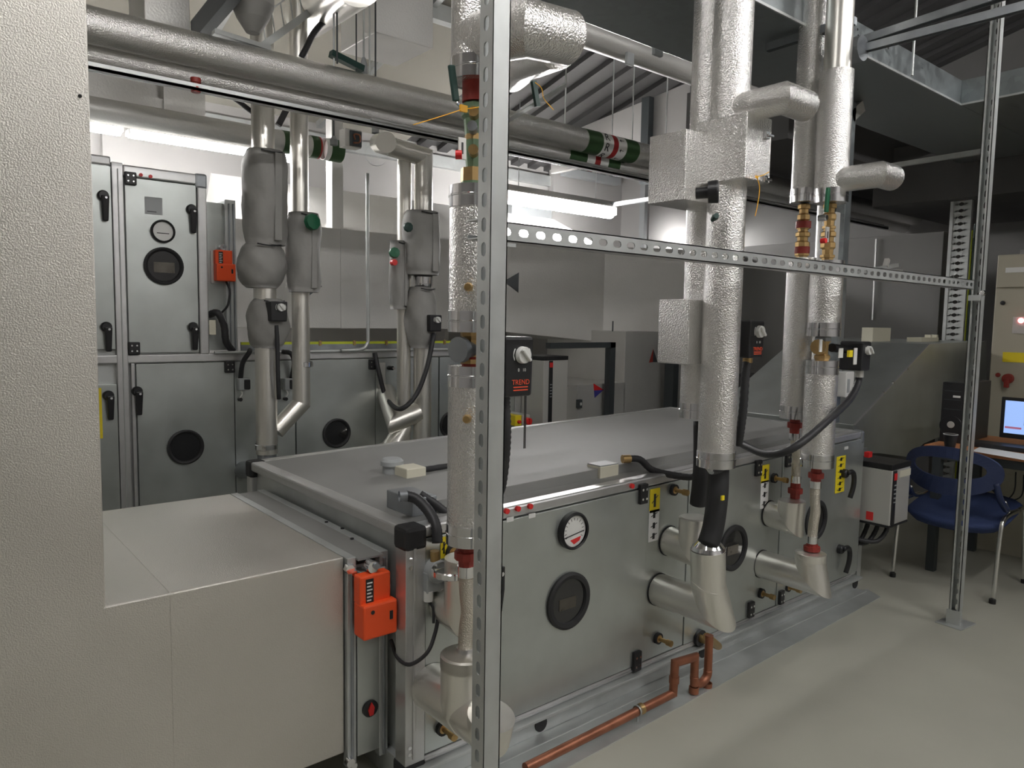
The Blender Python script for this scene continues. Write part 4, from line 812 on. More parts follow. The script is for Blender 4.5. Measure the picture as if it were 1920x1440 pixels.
# dial gauge
p=at(1335,360,y=y2-.07);g=thing('dial_gauge','round dial thermometer with black rim on the thick riser','gauge',tuple(p))
dd_=V((.55,-.83,.05));b=B();b.lathe(p,dd_,[(-.05,.018),(-.012,.018),(-.012,.034),(.016,.036),(.020,.033),(.018,.030)],BK,32);b.obj('case',g,label='black case')
b=B();b.lathe(p,dd_,[(.0,.031),(.017,.031),(.017,0)],WGL,32);b.obj('dial_face',g,label='white dial face')
b=B();b.lathe(p,dd_,[(.0175,.006),(.019,.006),(.019,0)],BK,14);b.obj('pointer_hub',g)
p=at(1338,410,y=y2-.06);b=B();b.lathe(p,(-.6,-.8,.2),[(-.01,.008),(.012,.008),(.012,.011),(.03,.009),(.03,0)],DGN,10);b.obj('test_point',r2,label='dark green test point')
b=B();b.lathe((X2,y2,Z2(890)),(0,0,1),[(0,.018),(.02,.034),(.045,.058)],CH,28);b.obj('foil_skirt',r2)
pk=at(1347,884,y=y2)
b=B();b.cable([pk+V((0,0,.01)),at(1345,930,y=y2-.012),at(1338,985,y=y2-.012),at(1328,1020,y=y2-.01)],.037,RB,22,8);o=b.obj('black_insulation',r2,label='black foam insulation sleeve')
p=at(1356,934,y=y2-.06);b=B();b.box(p.x-.006,p.x+.008,p.y,p.y+.006,p.z-.008,p.z+.008,YE);b.obj('yellow_tape',o,label='yellow tape')
sx2=at(1232,1104,y=YF).x;zc2=at(1232,1104,y=YF).z
b=B();b.tube([(sx2,YF-.006,zc2),(sx2,y2-.012,zc2-.0),(at(1327,1115,y=y2).x,y2,zc2+.10),at(1327,1030,y=y2)],.0605,FS,40);e=b.obj('insulated_elbow',r2)
tp=at(1328,1030,y=y2);bt_=at(1345,1160,y=y2-.04)
q_=at(1327,1115,y=y2);q_.z=zc2+.10;b=B();b.lathe(q_,(0,-.35,1),[(-.003,.0608),(-.003,.0635),(.003,.0635),(.003,.0608)],FS,36);b.obj('seam_bead',e)
b=B();b.lathe(tp,(0,0,1),[(-.002,.0605),(.012,.055),(.034,.036)],CH,28);b.obj('foil_skirt',e)
b=B();b.lathe((sx2,YF-.003,zc2),(0,-1,0),[(0,.063),(.006,.063),(.006,.058)],RB,36);b.obj('wall_seal',e)
actuator('valve_actuator','black valve actuator with white knob beside the thick dial gauge riser',1420,636,y2+.06,.095,.135,.09)
p=at(1402,670,y=y2+.05);b=B();b.cable([p,at(1398,700,y=y2+.05),at(1394,760,y=y2+.05),at(1388,810,y=y2+.06),at(1384,832,y=y2+.08)],.0165,CR,12,10,rib=.12);o=b.obj('flexible_conduit');tag(o,'black ribbed conduit dropping right beside the thick dial gauge riser','conduit')
b=B();b.cyl(p-V((0,0,.02)),p+V((0,0,.03)),.018,BR,12);b.obj('gland',o,label='brass gland')
p=at(1388,640,y=y2+.04);b=B();b.box(p.x-.012,p.x+.02,y2-.02,y2-.015,p.z-.03,p.z+.03,LG);b.obj('name_plate',r2)
# ---- riser 2b (behind)
y2b=1.64;c=at(1303,640,y=y2b);X2b=c.x;Z2b=lambda py,px=1303: at(px,py,y=y2b).z
r2b=thing('riser_pipe','foil clad riser half hidden behind the thick dial gauge riser','pipe',(X2b,y2b,.5))
foilcol(r2b,(X2b+.02,y2b),Z2b(782),3.9,r=.058,bt=False)
b=B();b.box(at(1283,300,y=y2b-.07).x,X2b+.07,y2b-.075,y2b+.08,Z2b(388),Z2b(262),FO);b.obj('valve_box',r2b,bevel=.003,label='square foil box around the valve')
b=B();b.box(at(1291,600,y=y2b-.07).x,X2b+.07,y2b-.07,y2b+.06,Z2b(680),Z2b(563),FO);b.obj('valve_box',r2b,bevel=.003,label='lower square foil box')
p2=at(1252,1013,y=YF);tp=at(1310,950,y=y2b)
b=B();b.cable([at(1316,790,y=y2b),at(1316,860,y=y2b-.01),at(1314,900,y=y2b-.015),at(1309,945,y=y2b)],.031,RB,20,8);b.obj('black_insulation',r2b,label='black foam insulation sleeve')
b=B();b.tube([(p2.x,YF-.006,p2.z),(p2.x,y2b+.0,p2.z-.01),(p2.x,y2b-.0,p2.z+.115)],.056,FS,36);e=b.obj('insulated_elbow',r2b)
b=B();b.lathe((p2.x,y2b,p2.z+.115),(0,0,1),[(-.05,.0575),(0,.0575),(.004,.05),(.004,0)],FS,36);b.obj('end_cap',e)
b=B();b.lathe((p2.x,YF-.003,p2.z),(0,-1,0),[(0,.059),(.006,.059),(.006,.054)],RB,36);b.obj('wall_seal',e)
# ---- riser 3 (behind) and 4 (front)
y4=1.53;c=at(1540,700,y=y4);X4=c.x;Z4=lambda py,px=1545: at(px,py,y=y4).z
r4=thing('riser_pipe','right hand foil clad riser with a green lever and white tag valve','pipe',(X4,y4,.3));C4=(X4,y4)
foilcol(r4,C4,Z4(382,1562),Z4(135,1570),bb=True,bt=False);b=B();b.cyl((X4,y4,Z4(135,1570)),(X4,y4,3.7),.052,FS);b.obj('upper_pipe',r4)
foilcol(r4,C4,Z4(630,1548),Z4(490,1552));foilcol(r4,C4,Z4(873,1535),Z4(676,1545))
z0=Z4(490,1552);z1=Z4(382,1562)
vb=ballvalve(r4,C4,z0,z0+(z1-z0)*.52,BR,r=.030);vb2=ballvalve(r4,C4,z0+(z1-z0)*.5,z1,BR,r=.027)
p=at(1553,352,y=y4-.06);q=at(1549,398,y=y4-.06);b=B();b.bar(p,q,.018,.012,GN,up=(0,1,0));b.obj('lever',r4,bevel=.003,label='green lever handle')
p=at(1549,408,y=y4-.045);b=B();b.lathe(p,(0,-1,0),[(-.03,.012),(0,.013),(.004,.010),(.004,0)],CH,14);b.obj('lever_nut',vb2)
p=at(1551,440,y=y4-.05);b=B();b.box(p.x-.012,p.x+.012,y4-.052,y4-.047,p.z-.028,p.z+.03,LG);b.box(p.x-.003,p.x+.003,y4-.053,y4-.0515,p.z-.014,p.z+.012,BK);b.obj('name_plate',vb)
p=at(1549,451,y=y4-.06);b=B();b.cyl(p,p+V((0,.02,0)),.010,RED,10);b.obj('drain_cap',vb,label='red drain cap')
b=B();z0=Z4(676,1545);b.lathe((X4,y4,z0-.002),(0,0,1),[(0,0),(0,.024),(.012,.032,BR),(.022,.032,BR),(.03,.022,BR),(.07,.024,BR),(.082,.033,DG),(.096,.033,DG),(.11,.02),(.11,0)],BR,8,sm=False)
zz=Z4(650,1545);b.lathe((X4,y4,zz),(-1,-.2,0),[(0,.02),(.045,.022),(.047,.031),(.062,.031),(.062,0)],BR,12);b.obj('three_port_valve',r4,label='brass three port valve')
p=at(1539,648,y=y4-.05);b=B();b.box(p.x-.006,p.x+.012,p.y,p.y+.004,p.z-.025,p.z+.025,WH);b.obj('name_plate',r4)
union(r4,C4,Z4(906,1528),.07,.028)
hx4=at(1525,960,y=y4).x
hose(r4,(at(1522,1020,y=y4).x,y4,Z4(1018,1522)),(X4,y4,Z4(902,1528)),.020)
union(r4,(at(1522,1030,y=y4).x,y4),Z4(1040,1522),.06,.030)
s4=at(1430,1055,y=YF);e4=at(1518,1050,y=y4)
b=B();tp4=at(1520,1037,y=y4);s4.x=tp4.x;q_=V((tp4.x,y4,s4.z+.08));b.tube([(s4.x,YF-.006,s4.z),(s4.x,y4-.018,s4.z),q_,tp4],.0605,FS,40);e=b.obj('insulated_elbow',r4)
b=B();b.lathe(q_,(0,-.35,1),[(-.003,.0608),(-.003,.0635),(.003,.0635),(.003,.0608)],FS,36);b.obj('seam_bead',e)
b=B();b.lathe(tp4,(0,0,1),[(-.03,.0625),(.001,.0625),(.003,.058),(.008,.02)],FS,36);b.obj('end_cap',e)
b=B();b.lathe((s4.x,YF-.003,s4.z),(0,-1,0),[(0,.063),(.006,.063),(.006,.058)],RB,36);b.obj('wall_seal',e)
p=at(1619,668,y=y4);
t=actuator('valve_actuator','black valve actuator seen side on beside the right hand riser',1625,668,y4+.05,.085,.125,.10,txt=False)
p=at(1602,668,y=y4-.05);b=B();b.box(p.x-.012,p.x+.016,y4-.055,y4-.050,p.z-.035,p.z+.035,WH);b.obj('name_plate',t,bevel=.002,label='white name plate')
b=B();a=at(1560,652,y=y4-.01);b.cyl(a,at(1592,656,y=y4+.0),.018,BK,14);b.obj('coupling_yoke',t)
b=B();a=at(1573,662,y=y4-.03);b.box(a.x-.006,a.x+.03,a.y-.003,a.y,a.z-.02,a.z+.02,WH);b.obj('adjuster_label',t)
b=B();a=at(1592,663,y=y4-.045);b.box(a.x-.018,a.x+.012,a.y-.01,a.y,a.z-.014,a.z+.014,YE);b.obj('adjuster_lever',t,label='yellow adjuster')
p=at(1611,703,y=y4-.01);b=B();path=[p,at(1608,720,y=y4-.01),at(1592,750,y=y4-.04),at(1550,790,y=y4-.10),at(1505,828,y=y4-.10),at(1470,848,y=y4-.05),at(1435,851,y=y4+.05),at(1408,841,y=y4+.15),at(1387,830,y=y4+.24)]
b.cable(path,.0155,CR,14,9,rib=.05);o=b.obj('flexible_conduit');tag(o,'long black conduit sagging from the side-on actuator across the right hand risers','conduit')
b=B();b.cyl(p-V((0,0,.01)),p+V((0,0,.035)),.018,LG,12);b.obj('gland',o,label='pale gland')
y3=1.66;c=at(1495,650,y=y3);X3=c.x;Z3=lambda py,px=1500: at(px,py,y=y3).z;C3=(X3,y3)
r3=thing('riser_pipe','slimmer foil clad riser directly left of the green lever riser','pipe',(X3,y3,.4))
foilcol(r3,C3,Z3(380,1508),3.7,r=.056,bt=False);foilcol(r3,C3,Z3(783,1492),Z3(484,1502),r=.058,bt=False)
z0=Z3(486,1502);z1=Z3(382,1508)
ballvalve(r3,C3,z0,z0+(z1-z0)*.5,BR,r=.030);ballvalve(r3,C3,z0+(z1-z0)*.48,z1,BR,r=.026)
for py in (470,422):
    b=B();p=at(1508,py,y=y3);b.cyl((X3,y3,p.z-.014),(X3,y3,p.z+.014),.031,RD,10);b.obj('flange_joint',r3,label='red painted joint')
union(r3,(at(1490,800,y=y3).x,y3),Z3(812,1490),.075,.028)
hose(r3,(at(1492,905,y=y3).x,y3,Z3(905,1492)),(at(1490,812,y=y3).x,y3,Z3(812,1490)),.019)
union(r3,(at(1491,920,y=y3).x,y3),Z3(934,1491),.072,.028)
s3=at(1440,962,y=YF)
b=B();b.tube([(s3.x,YF-.006,s3.z),(s3.x,y3-.01,s3.z-.01),(s3.x,y3-.01,at(1491,935,y=y3).z)],.056,FS,36);e=b.obj('insulated_elbow',r3)
b=B();b.lathe((s3.x,y3-.01,at(1491,935,y=y3).z),(0,0,1),[(-.05,.0575),(.001,.0575),(.001,0)],FS,36);b.obj('end_cap',e)
b=B();b.lathe((s3.x,YF-.003,s3.z),(0,-1,0),[(0,.059),(.006,.059),(.006,.054)],RB,36);b.obj('wall_seal',e)
# foil side loops
def loop(par,a,b_,c_,r,ya,yb):
    A=at(a[0],a[1],y=ya);Bp=at(b_[0],b_[1],y=yb);Cq=at(c_[0],c_[1],y=yb)
    b=B();b.tube([A,Bp,Cq],r,FO,32);b.obj('side_loop',par,label='foil clad side branch with a mitred corner')
X5=at(1410,200,y=y2).x
b=B();za=at(1395,200,y=y2).z;Yc=1.30
cn=at(1470,184,x=X2);b=B();b.tube([(X2,y2,cn.z),cn,(at(1510,190,y=cn.y).x,cn.y,cn.z)],.049,FO,32);b.obj('side_loop',r2,label='foil clad side branch with a mitred corner')
cn=at(1650,327,x=X4);b=B();b.tube([(X4,y4,cn.z),cn,(at(1672,330,y=cn.y).x,cn.y,cn.z)],.049,FO,32);b.obj('side_loop',r4,label='foil clad side branch with a mitred corner')
# ---- copper condensate pipe
t=thing('drain_pipe','copper drain pipe with a U trap, running along the floor in front of the unit','pipe',(2,1.6,0))
yc=1.60;rc=.0155
P1=at(1262,1300,y=yc);zl=P1.z
A0=at(1310,1195,y=YF-.01)
b=B();b.tube([at(985,1440,y=yc),V((P1.x,yc,zl)),V((P1.x+.005,yc,at(1272,1240,y=yc).z)),V((at(1303,1232,y=yc).x,yc,at(1303,1232,y=yc).z)),V((at(1303,1240,y=yc).x,yc,.035))],rc,CO,18);b.obj('pipe_run',t)
x1_=at(1303,1240,y=yc).x;x2_=at(1328,1240,y=yc).x
b=B();pts=[V((x1_,yc,.07))]+[V(((x1_+x2_)/2-(x2_-x1_)/2*math.cos(a),yc,.062-(x2_-x1_)/2*.75*math.sin(a))) for a in [PI*k/8 for k in range(9)]]+[V((x2_,yc,.07))]
b.cable(pts,rc+.001,CO,18,3);b.obj('trap_bend',t)
b=B();b.tube([(x2_,yc,.065),(x2_,yc,at(1332,1190,y=yc).z)],rc,CO,18);b.obj('trap_leg',t)
b=B();b.tube([A0,A0+V((0,-.09,-.002)),V((x2_,yc+.01,at(1332,1195,y=yc).z))],.016,BR,18);b.lathe(A0,(0,-1,0),[(0,.034),(.014,.034),(.014,.02)],BK,20);b.obj('outlet_nipple',t)
for px,py in ((1279,1267),(1307,1290),(1334,1282),(1200,1324)):
    p=at(px,py,y=yc);b=B()
    if px==1200: b.lathe((p.x,yc,zl),(1,0,0),[(-.012,rc),(-.012,rc+.004),(.012,rc+.004),(.012,rc)],BR,18)
    else: b.lathe((x1_ if px==1307 else (x2_ if px==1334 else P1.x+.003),yc,p.z),(0,0,1),[(-.012,rc),(-.012,rc+.003),(.012,rc+.003),(.012,rc)],CO,18)
    b.obj('solder_collar',t)
p=at(1196,1330,y=yc);b=B();b.cyl((p.x,yc,0),(p.x,yc,zl-.012),.004,G,8);b.cyl((p.x,yc,0),(p.x,yc,.004),.018,G,14);b.lathe((p.x,yc,zl),(1,0,0),[(-.006,rc+.001),(-.006,rc+.004),(.006,rc+.004),(.006,rc+.001)],G,18);b.obj('pipe_support',t)
# loose strip on floor along the unit
b=B();q=[at(1046,1440,z=.0),at(1638,1093,z=.0)];b.prism([(1.2,1.55,.0),(3.80,1.62,.0),(3.86,1.72,.0),(1.2,1.70,.0)],(0,0,.003),G);tag(b.obj('floor_strip'),'flat galvanised strip on the floor along the foot of the front unit','metal strip')
# ================================================================ OVERHEAD PIPES
def hpipe(name,label,px,py,y,r,x0,x1,m=FO,cat='pipe',grp=None):
    z=at(px,py,y=y).z;b=B();b.cyl((x0,y,z),(x1,y,z),r,m,40);o=b.obj(name);tag(o,label,cat,grp);return o,z
o1,zp1=hpipe('overhead_pipe','fat foil clad pipe crossing overhead from the foreground duct, upper of the banded pair',600,148,3.5,.074,-.6,XW-.1)
o2,zp2=hpipe('overhead_pipe','foil clad pipe slung just under the fat banded pipe crossing overhead',600,193,3.62,.070,-.6,XW-.1)
z3=at(600,213,y=3.40).z
b=B();b.box(-.5,7.6,3.38,3.42,z3-.012,z3,G);b.box(-.5,7.6,3.38,3.384,z3-.012,z3+.016,G);b.box(-.5,7.6,3.416,3.42,z3-.012,z3+.016,G);tag(b.obj('cable_channel'),'thin steel channel running beneath the banded overhead pipes','cable channel')
z3=at(1080,303,y=3.25).z;x0=at(940,282,y=3.25).x
b=B();b.cyl((x0-.8,3.25,z3),(7.2,3.25,z3),.008,AL,8);tag(b.obj('conduit_pipe'),'thin bright conduit below the banded overhead pipes, right of the front post','conduit')
def bands(o,y,z,r,pxs,mats,pyr=260):
    for i in range(len(mats)):
        xa_=at(pxs[i],pyr,y=y-r*.7).x;xb_=at(pxs[i+1],pyr,y=y-r*.7).x
        b=B();b.lathe((xa_,y,z),(1,0,0),[(0,r),(0,r+.0015),(xb_-xa_,r+.0015),(xb_-xa_,r)],mats[i],40)
        b.obj('colour_band',o,label={BGN:'green band',DRD:'red band',WH:'white band'}.get(mats[i]))
bands(o1,3.5,zp1,.074,[1101,1128,1147,1156,1172,1196],[BGN,WH,DRD,WH,BGN])
bands(o2,3.62,zp2,.070,[1066,1098,1113,1123,1138,1160],[BGN,WH,DRD,WH,BGN],290)
for k,(px,ch) in enumerate(((1137,'R'),(1164,'\u2190'))):
    xx=at(px,262,y=3.44).x
    for a in (-25,25,75):
        an=math.radians(a);n_=V((0,-math.cos(an),-math.sin(an)));u=V((0,-math.sin(an),math.cos(an)));c_=V((xx,3.5,zp1))+n_*.0762
        if k==0: text('band_letter','R',.075,c_,(1,0,0),u,BK,o1)
        else:
            b=B();X_=V((1,0,0));b.prism([c_+X_*.02,c_+X_*.002+u*.0,c_-X_*.018,c_-X_*.006+u*.012,c_-X_*.006+u*.003,c_+X_*.02+u*.003],n_*.0006,BK)
            b.prism([c_-X_*.018,c_-X_*.006-u*.012,c_-X_*.006+u*.012],n_*.0006,BK);b.obj('band_arrow',o1)
# red valves under conduits
for px,py,l in ((367,160,'small dark red clamp hanging under the overhead pipes near the foreground duct'),(1265,355,'small dark red clamp under the overhead pipes left of the foil valve box')):
    p=at(px,py,y=3.4);b=B();b.lathe(p,(0,0,-1),[(-.03,.022),(-.01,.022),(-.008,.016),(.006,.016),(.008,.021),(.03,.019),(.03,0)],RD,14);tag(b.obj('pipe_clamp'),l,'clamp')
# hanging rods
for i,(px,y,zb_) in enumerate(((1060,3.5,zp1+.07),(1187,3.5,zp1+.07),(1149,3.9,2.5),(1250,3.5,zp1+.07))):
    x=at(px,200,y=y).x;b=B();b.cyl((x,y,zb_),(x,y,roofz(y)-.03),.005,G,6)
    tag(b.obj('hanger_rod'),'thin threaded rod holding the banded overhead pipes, right of the front post','hanger','pipe hanger rods right of the front post')
for i,(px,y,l) in enumerate(((626,3.5,'thin rod'),(668,3.5,'rod'),(682,3.55,'rod'),(704,3.5,'rod'),(693,3.6,'rod'),(632,3.45,'rod'))):
    x=at(px,80,y=y).x;b=B();b.cyl((x,y,zp1+.075),(x,y,roofz(y)-.03),.005 if px!=668 else .004,DST if i%2 else G,6)
    if px==682: b.lathe((x,y,zp1+.075),(0,0,1),[(0,.02),(.07,.018),(.10,.008),(.10,0)],GPL,12)
    tag(b.obj('hanger_rod'),'thin rod standing above the fat overhead pipe at the top centre left','hanger','rods above the fat overhead pipe')
for i,(px,py,y) in enumerate(((626,262,3.9),(704,240,3.9))):
    p=at(px,py,y=y);b=B();b.cyl(p,(p.x,y,zp1-.02),.004,DST,6);b.lathe(p,(0,0,1),[(-.03,.022),(.0,.022),(.02,.008),(.02,0)],GPL,12);tag(b.obj('hanger_rod'),('left' if i==0 else 'right')+' one of two short rods with grey collars below the fat overhead pipe','hanger')
# banded branch pipe in the background left
y=4.75;z=at(460,254,y=y).z;xe=at(645,295,y=y).x;b=B();b.cyl((-.6,y,z),(at(590,290,y=y).x,y,z),.070,FB,32);o=b.obj('background_pipe');tag(o,'dull foil pipe above the rear unit ending in a dark green band','pipe')
bx=[at(q_,290,y=y-.05).x for q_ in (533,546,586,600,603,612,621,645)]
for i,m in ((0,BGN),(2,BGN),(3,DRD),(5,WH)):
    b=B();b.lathe((bx[i],y,z),(1,0,0),[(0,.07),(0,.0725),(bx[i+1]-bx[i],.0725),(bx[i+1]-bx[i],0)],m,32);b.obj('colour_band',o)
b=B();b.lathe((bx[6],y,z),(1,0,0),[(0,.07),(0,.074),(bx[7]-bx[6],.074),(bx[7]-bx[6],0)],BGN,32);b.obj('colour_band',o,label='dark green band')
# box under the pipe with coil
p=at(657,262,y=4.2);b=B();b.box(p.x-.055,p.x+.055,4.16,4.24,p.z-.05,p.z+.055,LG);o=b.obj('junction_box',bevel=.003);tag(o,'open junction box with brown wiring under the fat overhead pipe','junction box')
b=B();b.box(p.x-.025,p.x+.05,4.15,4.162,p.z-.045,p.z+.045,DST);b.cable([(p.x-.01,4.14,p.z-.03),(p.x+.03,4.14,p.z-.02),(p.x+.03,4.14,p.z+.02),(p.x-.005,4.14,p.z+.02),(p.x,4.14,p.z-.01)],.005,CO,6,6);b.obj('wiring',o)
# upper left ducts in the background
t=thing('background_duct','upper of two dull rectangular ducts between the strip light and the overhead pipes at left','duct',(0,5,2.9))
y=4.95;e=at(332,208,y=y);b=B();b.box(-1.5,e.x,y,y+.5,e.z,e.z+.30,FB);b.obj('duct_casing',t);b=B();b.box(-1.5,e.x,y-.01,y,e.z-.006,e.z+.006,AL);b.obj('flange',t)
p=at(270,208,y=y-.01);b=B();b.box(p.x-.03,p.x+.03,y-.03,y,p.z-.04,p.z+.04,GPL);b.obj('clip',t)
t=thing('background_duct','lower of two dull rectangular ducts directly above the left strip light','duct',(0,4.8,2.6))
y=4.85;e=at(386,249,y=y);zt_=at(386,165,y=y).z;b=B();b.box(-1.5,e.x,y+.02,y+.08,e.z,e.z+.16,FB);b.obj('duct_casing',t)
b=B();b.box(e.x-.24,e.x+.0,y+.0,y+.1,e.z-.01,zt_,FB);b.obj('upstand',t);b=B();b.box(-1.5,e.x,y-.0,y+.02,e.z-.006,e.z+.006,AL);b.obj('flange',t)
p=at(251,228,y=y-.01);b=B();b.box(p.x-.03,p.x+.03,y-.03,y,p.z-.04,p.z+.04,GPL);b.obj('clip',t)
# clutter near top left
def hbox(label,px0,px1,pyb,y,z1,m,name='duct_box',dp=.3):
    a=at(px0,pyb,y=y);c=at(px1,pyb,y=y);b=B();b.box(a.x,c.x,y,y+dp,a.z,z1,m);return tag(b.obj(name,bevel=.004),label,'duct')
hbox('dull foil box at the top edge above the left end of the overhead pipes',272,357,66,3.9,3.75,FB)
hbox('boxy foil duct end cut by the top edge, left of the foreground riser',705,812,60,4.0,3.72,FB,dp=.45)
p=at(474,62,y=3.45);b=B();b.lathe((p.x,3.45,p.z),(0,0,1),[(0,0),(0,.03),(.06,.07),(.12,.095),(.35,.10),(1.0,.10)],JK,24);tag(b.obj('jacketed_valve'),'drooping dark grey jacketed valve at the top edge above the overhead pipes','valve jacket')
p=at(612,5,y=4.6);q=at(582,30,y=5.0);b=B();b.cyl(at(575,28,y=4.3),at(668,-45,y=3.2),.13,FS,32);tag(b.obj('round_duct'),'round pale duct end at the top edge above the two hanging rods','duct')
b=B();b.cable([at(565,108,y=3.7),at(572,95,y=3.7),at(590,60,y=3.75),at(615,35,y=3.8),at(660,5,y=3.85),at(700,-20,y=3.85)],.016,CR,8,7);tag(b.obj('cable'),'thick black cable rising from the fat overhead pipe to the top edge','cable')
b=B();b.cable([at(420,175,y=4.1),at(440,185,y=4.1),at(476,212,y=4.0),at(490,216,y=3.98)],.014,CR,8,6);tag(b.obj('cable'),'short black cable behind the left pipe drop, above its grey jacket','cable')
b=B();b.bar(at(522,235,y=4.1),at(545,190,y=4.1),.03,.02,CR,up=(0,1,0));tag(b.obj('cable'),'short slanting black cable between the two left pipe drops','cable')
b=B();b.bar(at(368,62,y=3.9),at(445,-30,y=3.3),.05,.10,DST);tag(b.obj('cable_tray'),'dark slanting cable tray at the top edge left of the drooping jacket','cable tray')
t=thing('cable_basket','wire basket tray slanting up to the top edge right of the drooping jacket','cable tray',tuple(at(500,70,y=3.7)))
A_=at(490,88,y=3.8);Bq=at(640,-20,y=3.8);d_=(Bq-A_);b=B();b.bar(A_,Bq,.035,.012,G,up=(0,1,0));b.obj('side_rail',t)
b=B();b.bar(A_+V((-.02,0,.13)),Bq+V((-.02,0,.13)),.006,.006,G,up=(0,1,0));b.obj('top_wire',t)
for k in range(9):
    c_=A_+d_*(k+.5)/9;b=B();b.bar(c_,c_+V((-.02,0,.13)),.005,.005,G,up=(0,1,0));b.obj('rung_wire',t)
# black patch cable etc on top of pipe
for px0,py0,px1,py1 in ((620,100,680,130),):
    b=B();b.bar(at(px0,py0,y=3.5),at(px1,py1,y=3.5),.04,.03,DGN);tag(b.obj('pipe_bracket'),'dark bracket lying along the top of the fat overhead pipe','bracket')
b=B();b.bar(at(400,60,y=3.5),at(505,93,y=3.5),.05,.02,G);tag(b.obj('pipe_bracket'),'grey flat bracket on top of the fat overhead pipe near the drooping jacket','bracket')
# large pipe high right of post + smaller behind
oA,zA=hpipe('overhead_pipe','large foil clad pipe at the top edge, left of the dial gauge riser',1300,76,2.45,.098,1.3,7.5)
oB,zB=hpipe('overhead_pipe','slimmer foil pipe behind the large top edge pipe, near the corrugated roof',1200,100,3.05,.075,2.2,8.0,FB)
for i,(px,py) in enumerate(((1230,90),(1178,110))):
    p=at(px,py,y=2.4 if i==0 else 3.0);b=B();b.box(p.x-.03,p.x+.03,p.y-.02,p.y+.0,p.z-.04,p.z+.03,GPL);tag(b.obj('pipe_clip',bevel=.003),'small grey clip under the '+('large' if i==0 else 'slimmer')+' foil pipe near the top edge','clip')
# struts beyond top centre
b=B();b.bar(at(930,240,y=3.2),at(1060,160,y=3.2)+V((0,0,0)),.02,.02,G);tag(b.obj('strut_bar'),'thin slanting bar beside the front post above the overhead pipes','steel bar')
# ================================================================ BIG GALVANISED DUCT UPPER RIGHT
t=thing('galvanised_duct','wide flat galvanised duct across the upper right corner, seen from below','duct',(3,2,2.6))
zc=2.6;xc=4.55
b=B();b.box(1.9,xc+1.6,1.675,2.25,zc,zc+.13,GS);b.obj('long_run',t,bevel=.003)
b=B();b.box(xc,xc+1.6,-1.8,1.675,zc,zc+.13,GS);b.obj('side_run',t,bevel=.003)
b=B();b.box(1.9,xc,1.668,1.675,zc-.006,zc+.004,G);b.box(xc-.008,xc,-1.8,1.675,zc-.006,zc+.004,G);b.obj('edge_seam',t)
for px,py in ((1605,56),(1606,68),(1662,91)):
    p=at(px,py,y=1.672);b=B();b.cyl((p.x,1.664,p.z),(p.x,1.676,p.z),.006,CH,8);b.obj('screw',t)
def rail(label,a,c,z,w=.04,h=.03):
    A_=at(*a,z=z);C_=at(*c,z=z);b=B();b.bar(A_,C_,w,h,DG);b.bar(A_-V((0,0,h*.5)),C_-V((0,0,h*.5)),w*.5,.004,DST);return tag(b.obj('support_rail'),label,'steel rail')
rail('short steel rail under the galvanised duct, left of the right hand risers',(1440,90),(1602,38),zc-.03)
rail('front one of two long steel rails rising to the right under the galvanised duct',(1556,97),(1930,-26),zc-.04)
rail('rear one of two long steel rails rising to the right under the galvanised duct',(1590,99),(1935,8),zc-.09,.03)
for px in (1552,1861,1715):
    p=at(px,60,y=1.62 if px<1800 else 1.45);b=B();b.cyl((p.x,p.y,zc-.02),(p.x,p.y,roofz(p.y)-.06),.006,G,8);tag(b.obj('hanger_rod'),{1552:'threaded rod above the short steel rail beside the right hand risers',1861:'threaded rod near the top right corner beside the right slotted post',1715:'threaded rod behind the two long steel rails'}[px],'hanger')
b=B();a=at(1585,90,y=1.6);b.cyl((a.x-.05,1.50,zc-.10),(a.x-.05,1.7,zc-.10),.05,DG,20);tag(b.obj('pipe_stub'),'short dark pipe stub between the right hand risers and the duct','pipe')
b=B();a=at(1665,312,y=2.7);c_=at(1850,283,y=2.7);b.bar(at(1665,312,x=5.2),at(1840,284,x=5.2),.03,.03,G);tag(b.obj('support_rail'),'thin rail in the gloom below the galvanised duct near the right slotted post','steel rail')
# secondary dark ducts in the gloom
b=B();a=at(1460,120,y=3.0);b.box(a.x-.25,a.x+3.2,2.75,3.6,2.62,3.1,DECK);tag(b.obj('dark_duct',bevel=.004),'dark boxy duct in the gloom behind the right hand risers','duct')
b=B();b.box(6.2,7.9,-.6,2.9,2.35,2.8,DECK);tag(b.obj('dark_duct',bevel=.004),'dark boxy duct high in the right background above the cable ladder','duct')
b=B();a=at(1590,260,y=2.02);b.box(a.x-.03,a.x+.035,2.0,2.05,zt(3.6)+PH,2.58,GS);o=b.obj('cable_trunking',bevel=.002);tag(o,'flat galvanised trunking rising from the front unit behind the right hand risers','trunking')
b=B();b.bar((a.x,2.02,2.50),(a.x+.12,2.02,2.58),.06,.04,LG,up=(0,1,0));b.obj('angled_cap',o)
b=B();a=at(1583,720,y=1.98);b.box(a.x-.04,a.x+.05,1.95,2.0,a.z-.07,a.z+.07,WH);o=b.obj('controller_box',bevel=.004);tag(o,'pale controller box on the flat trunking under the side-on actuator','controller')
b=B();b.box(a.x-.028,a.x-.005,1.946,1.951,a.z-.045,a.z+.03,GPL);b.obj('display_window',o)
b=B();a=at(1573,400,y=1.93);b.box(a.x-.03,a.x+.02,1.93,1.97,at(1573,495,y=1.93).z,at(1573,398,y=1.93).z,LG);tag(b.obj('insulation_shell',bevel=.004),'pale flat shell behind the brass valves of the right hand riser','pipe shell')
b=B();a=at(1541,450,y=2.3);b.cyl((a.x,2.3,1.0),(a.x,2.3,2.5),.035,FO,24);tag(b.obj('background_pipe'),'narrow foil pipe glimpsed between the two brass valves at right','pipe')
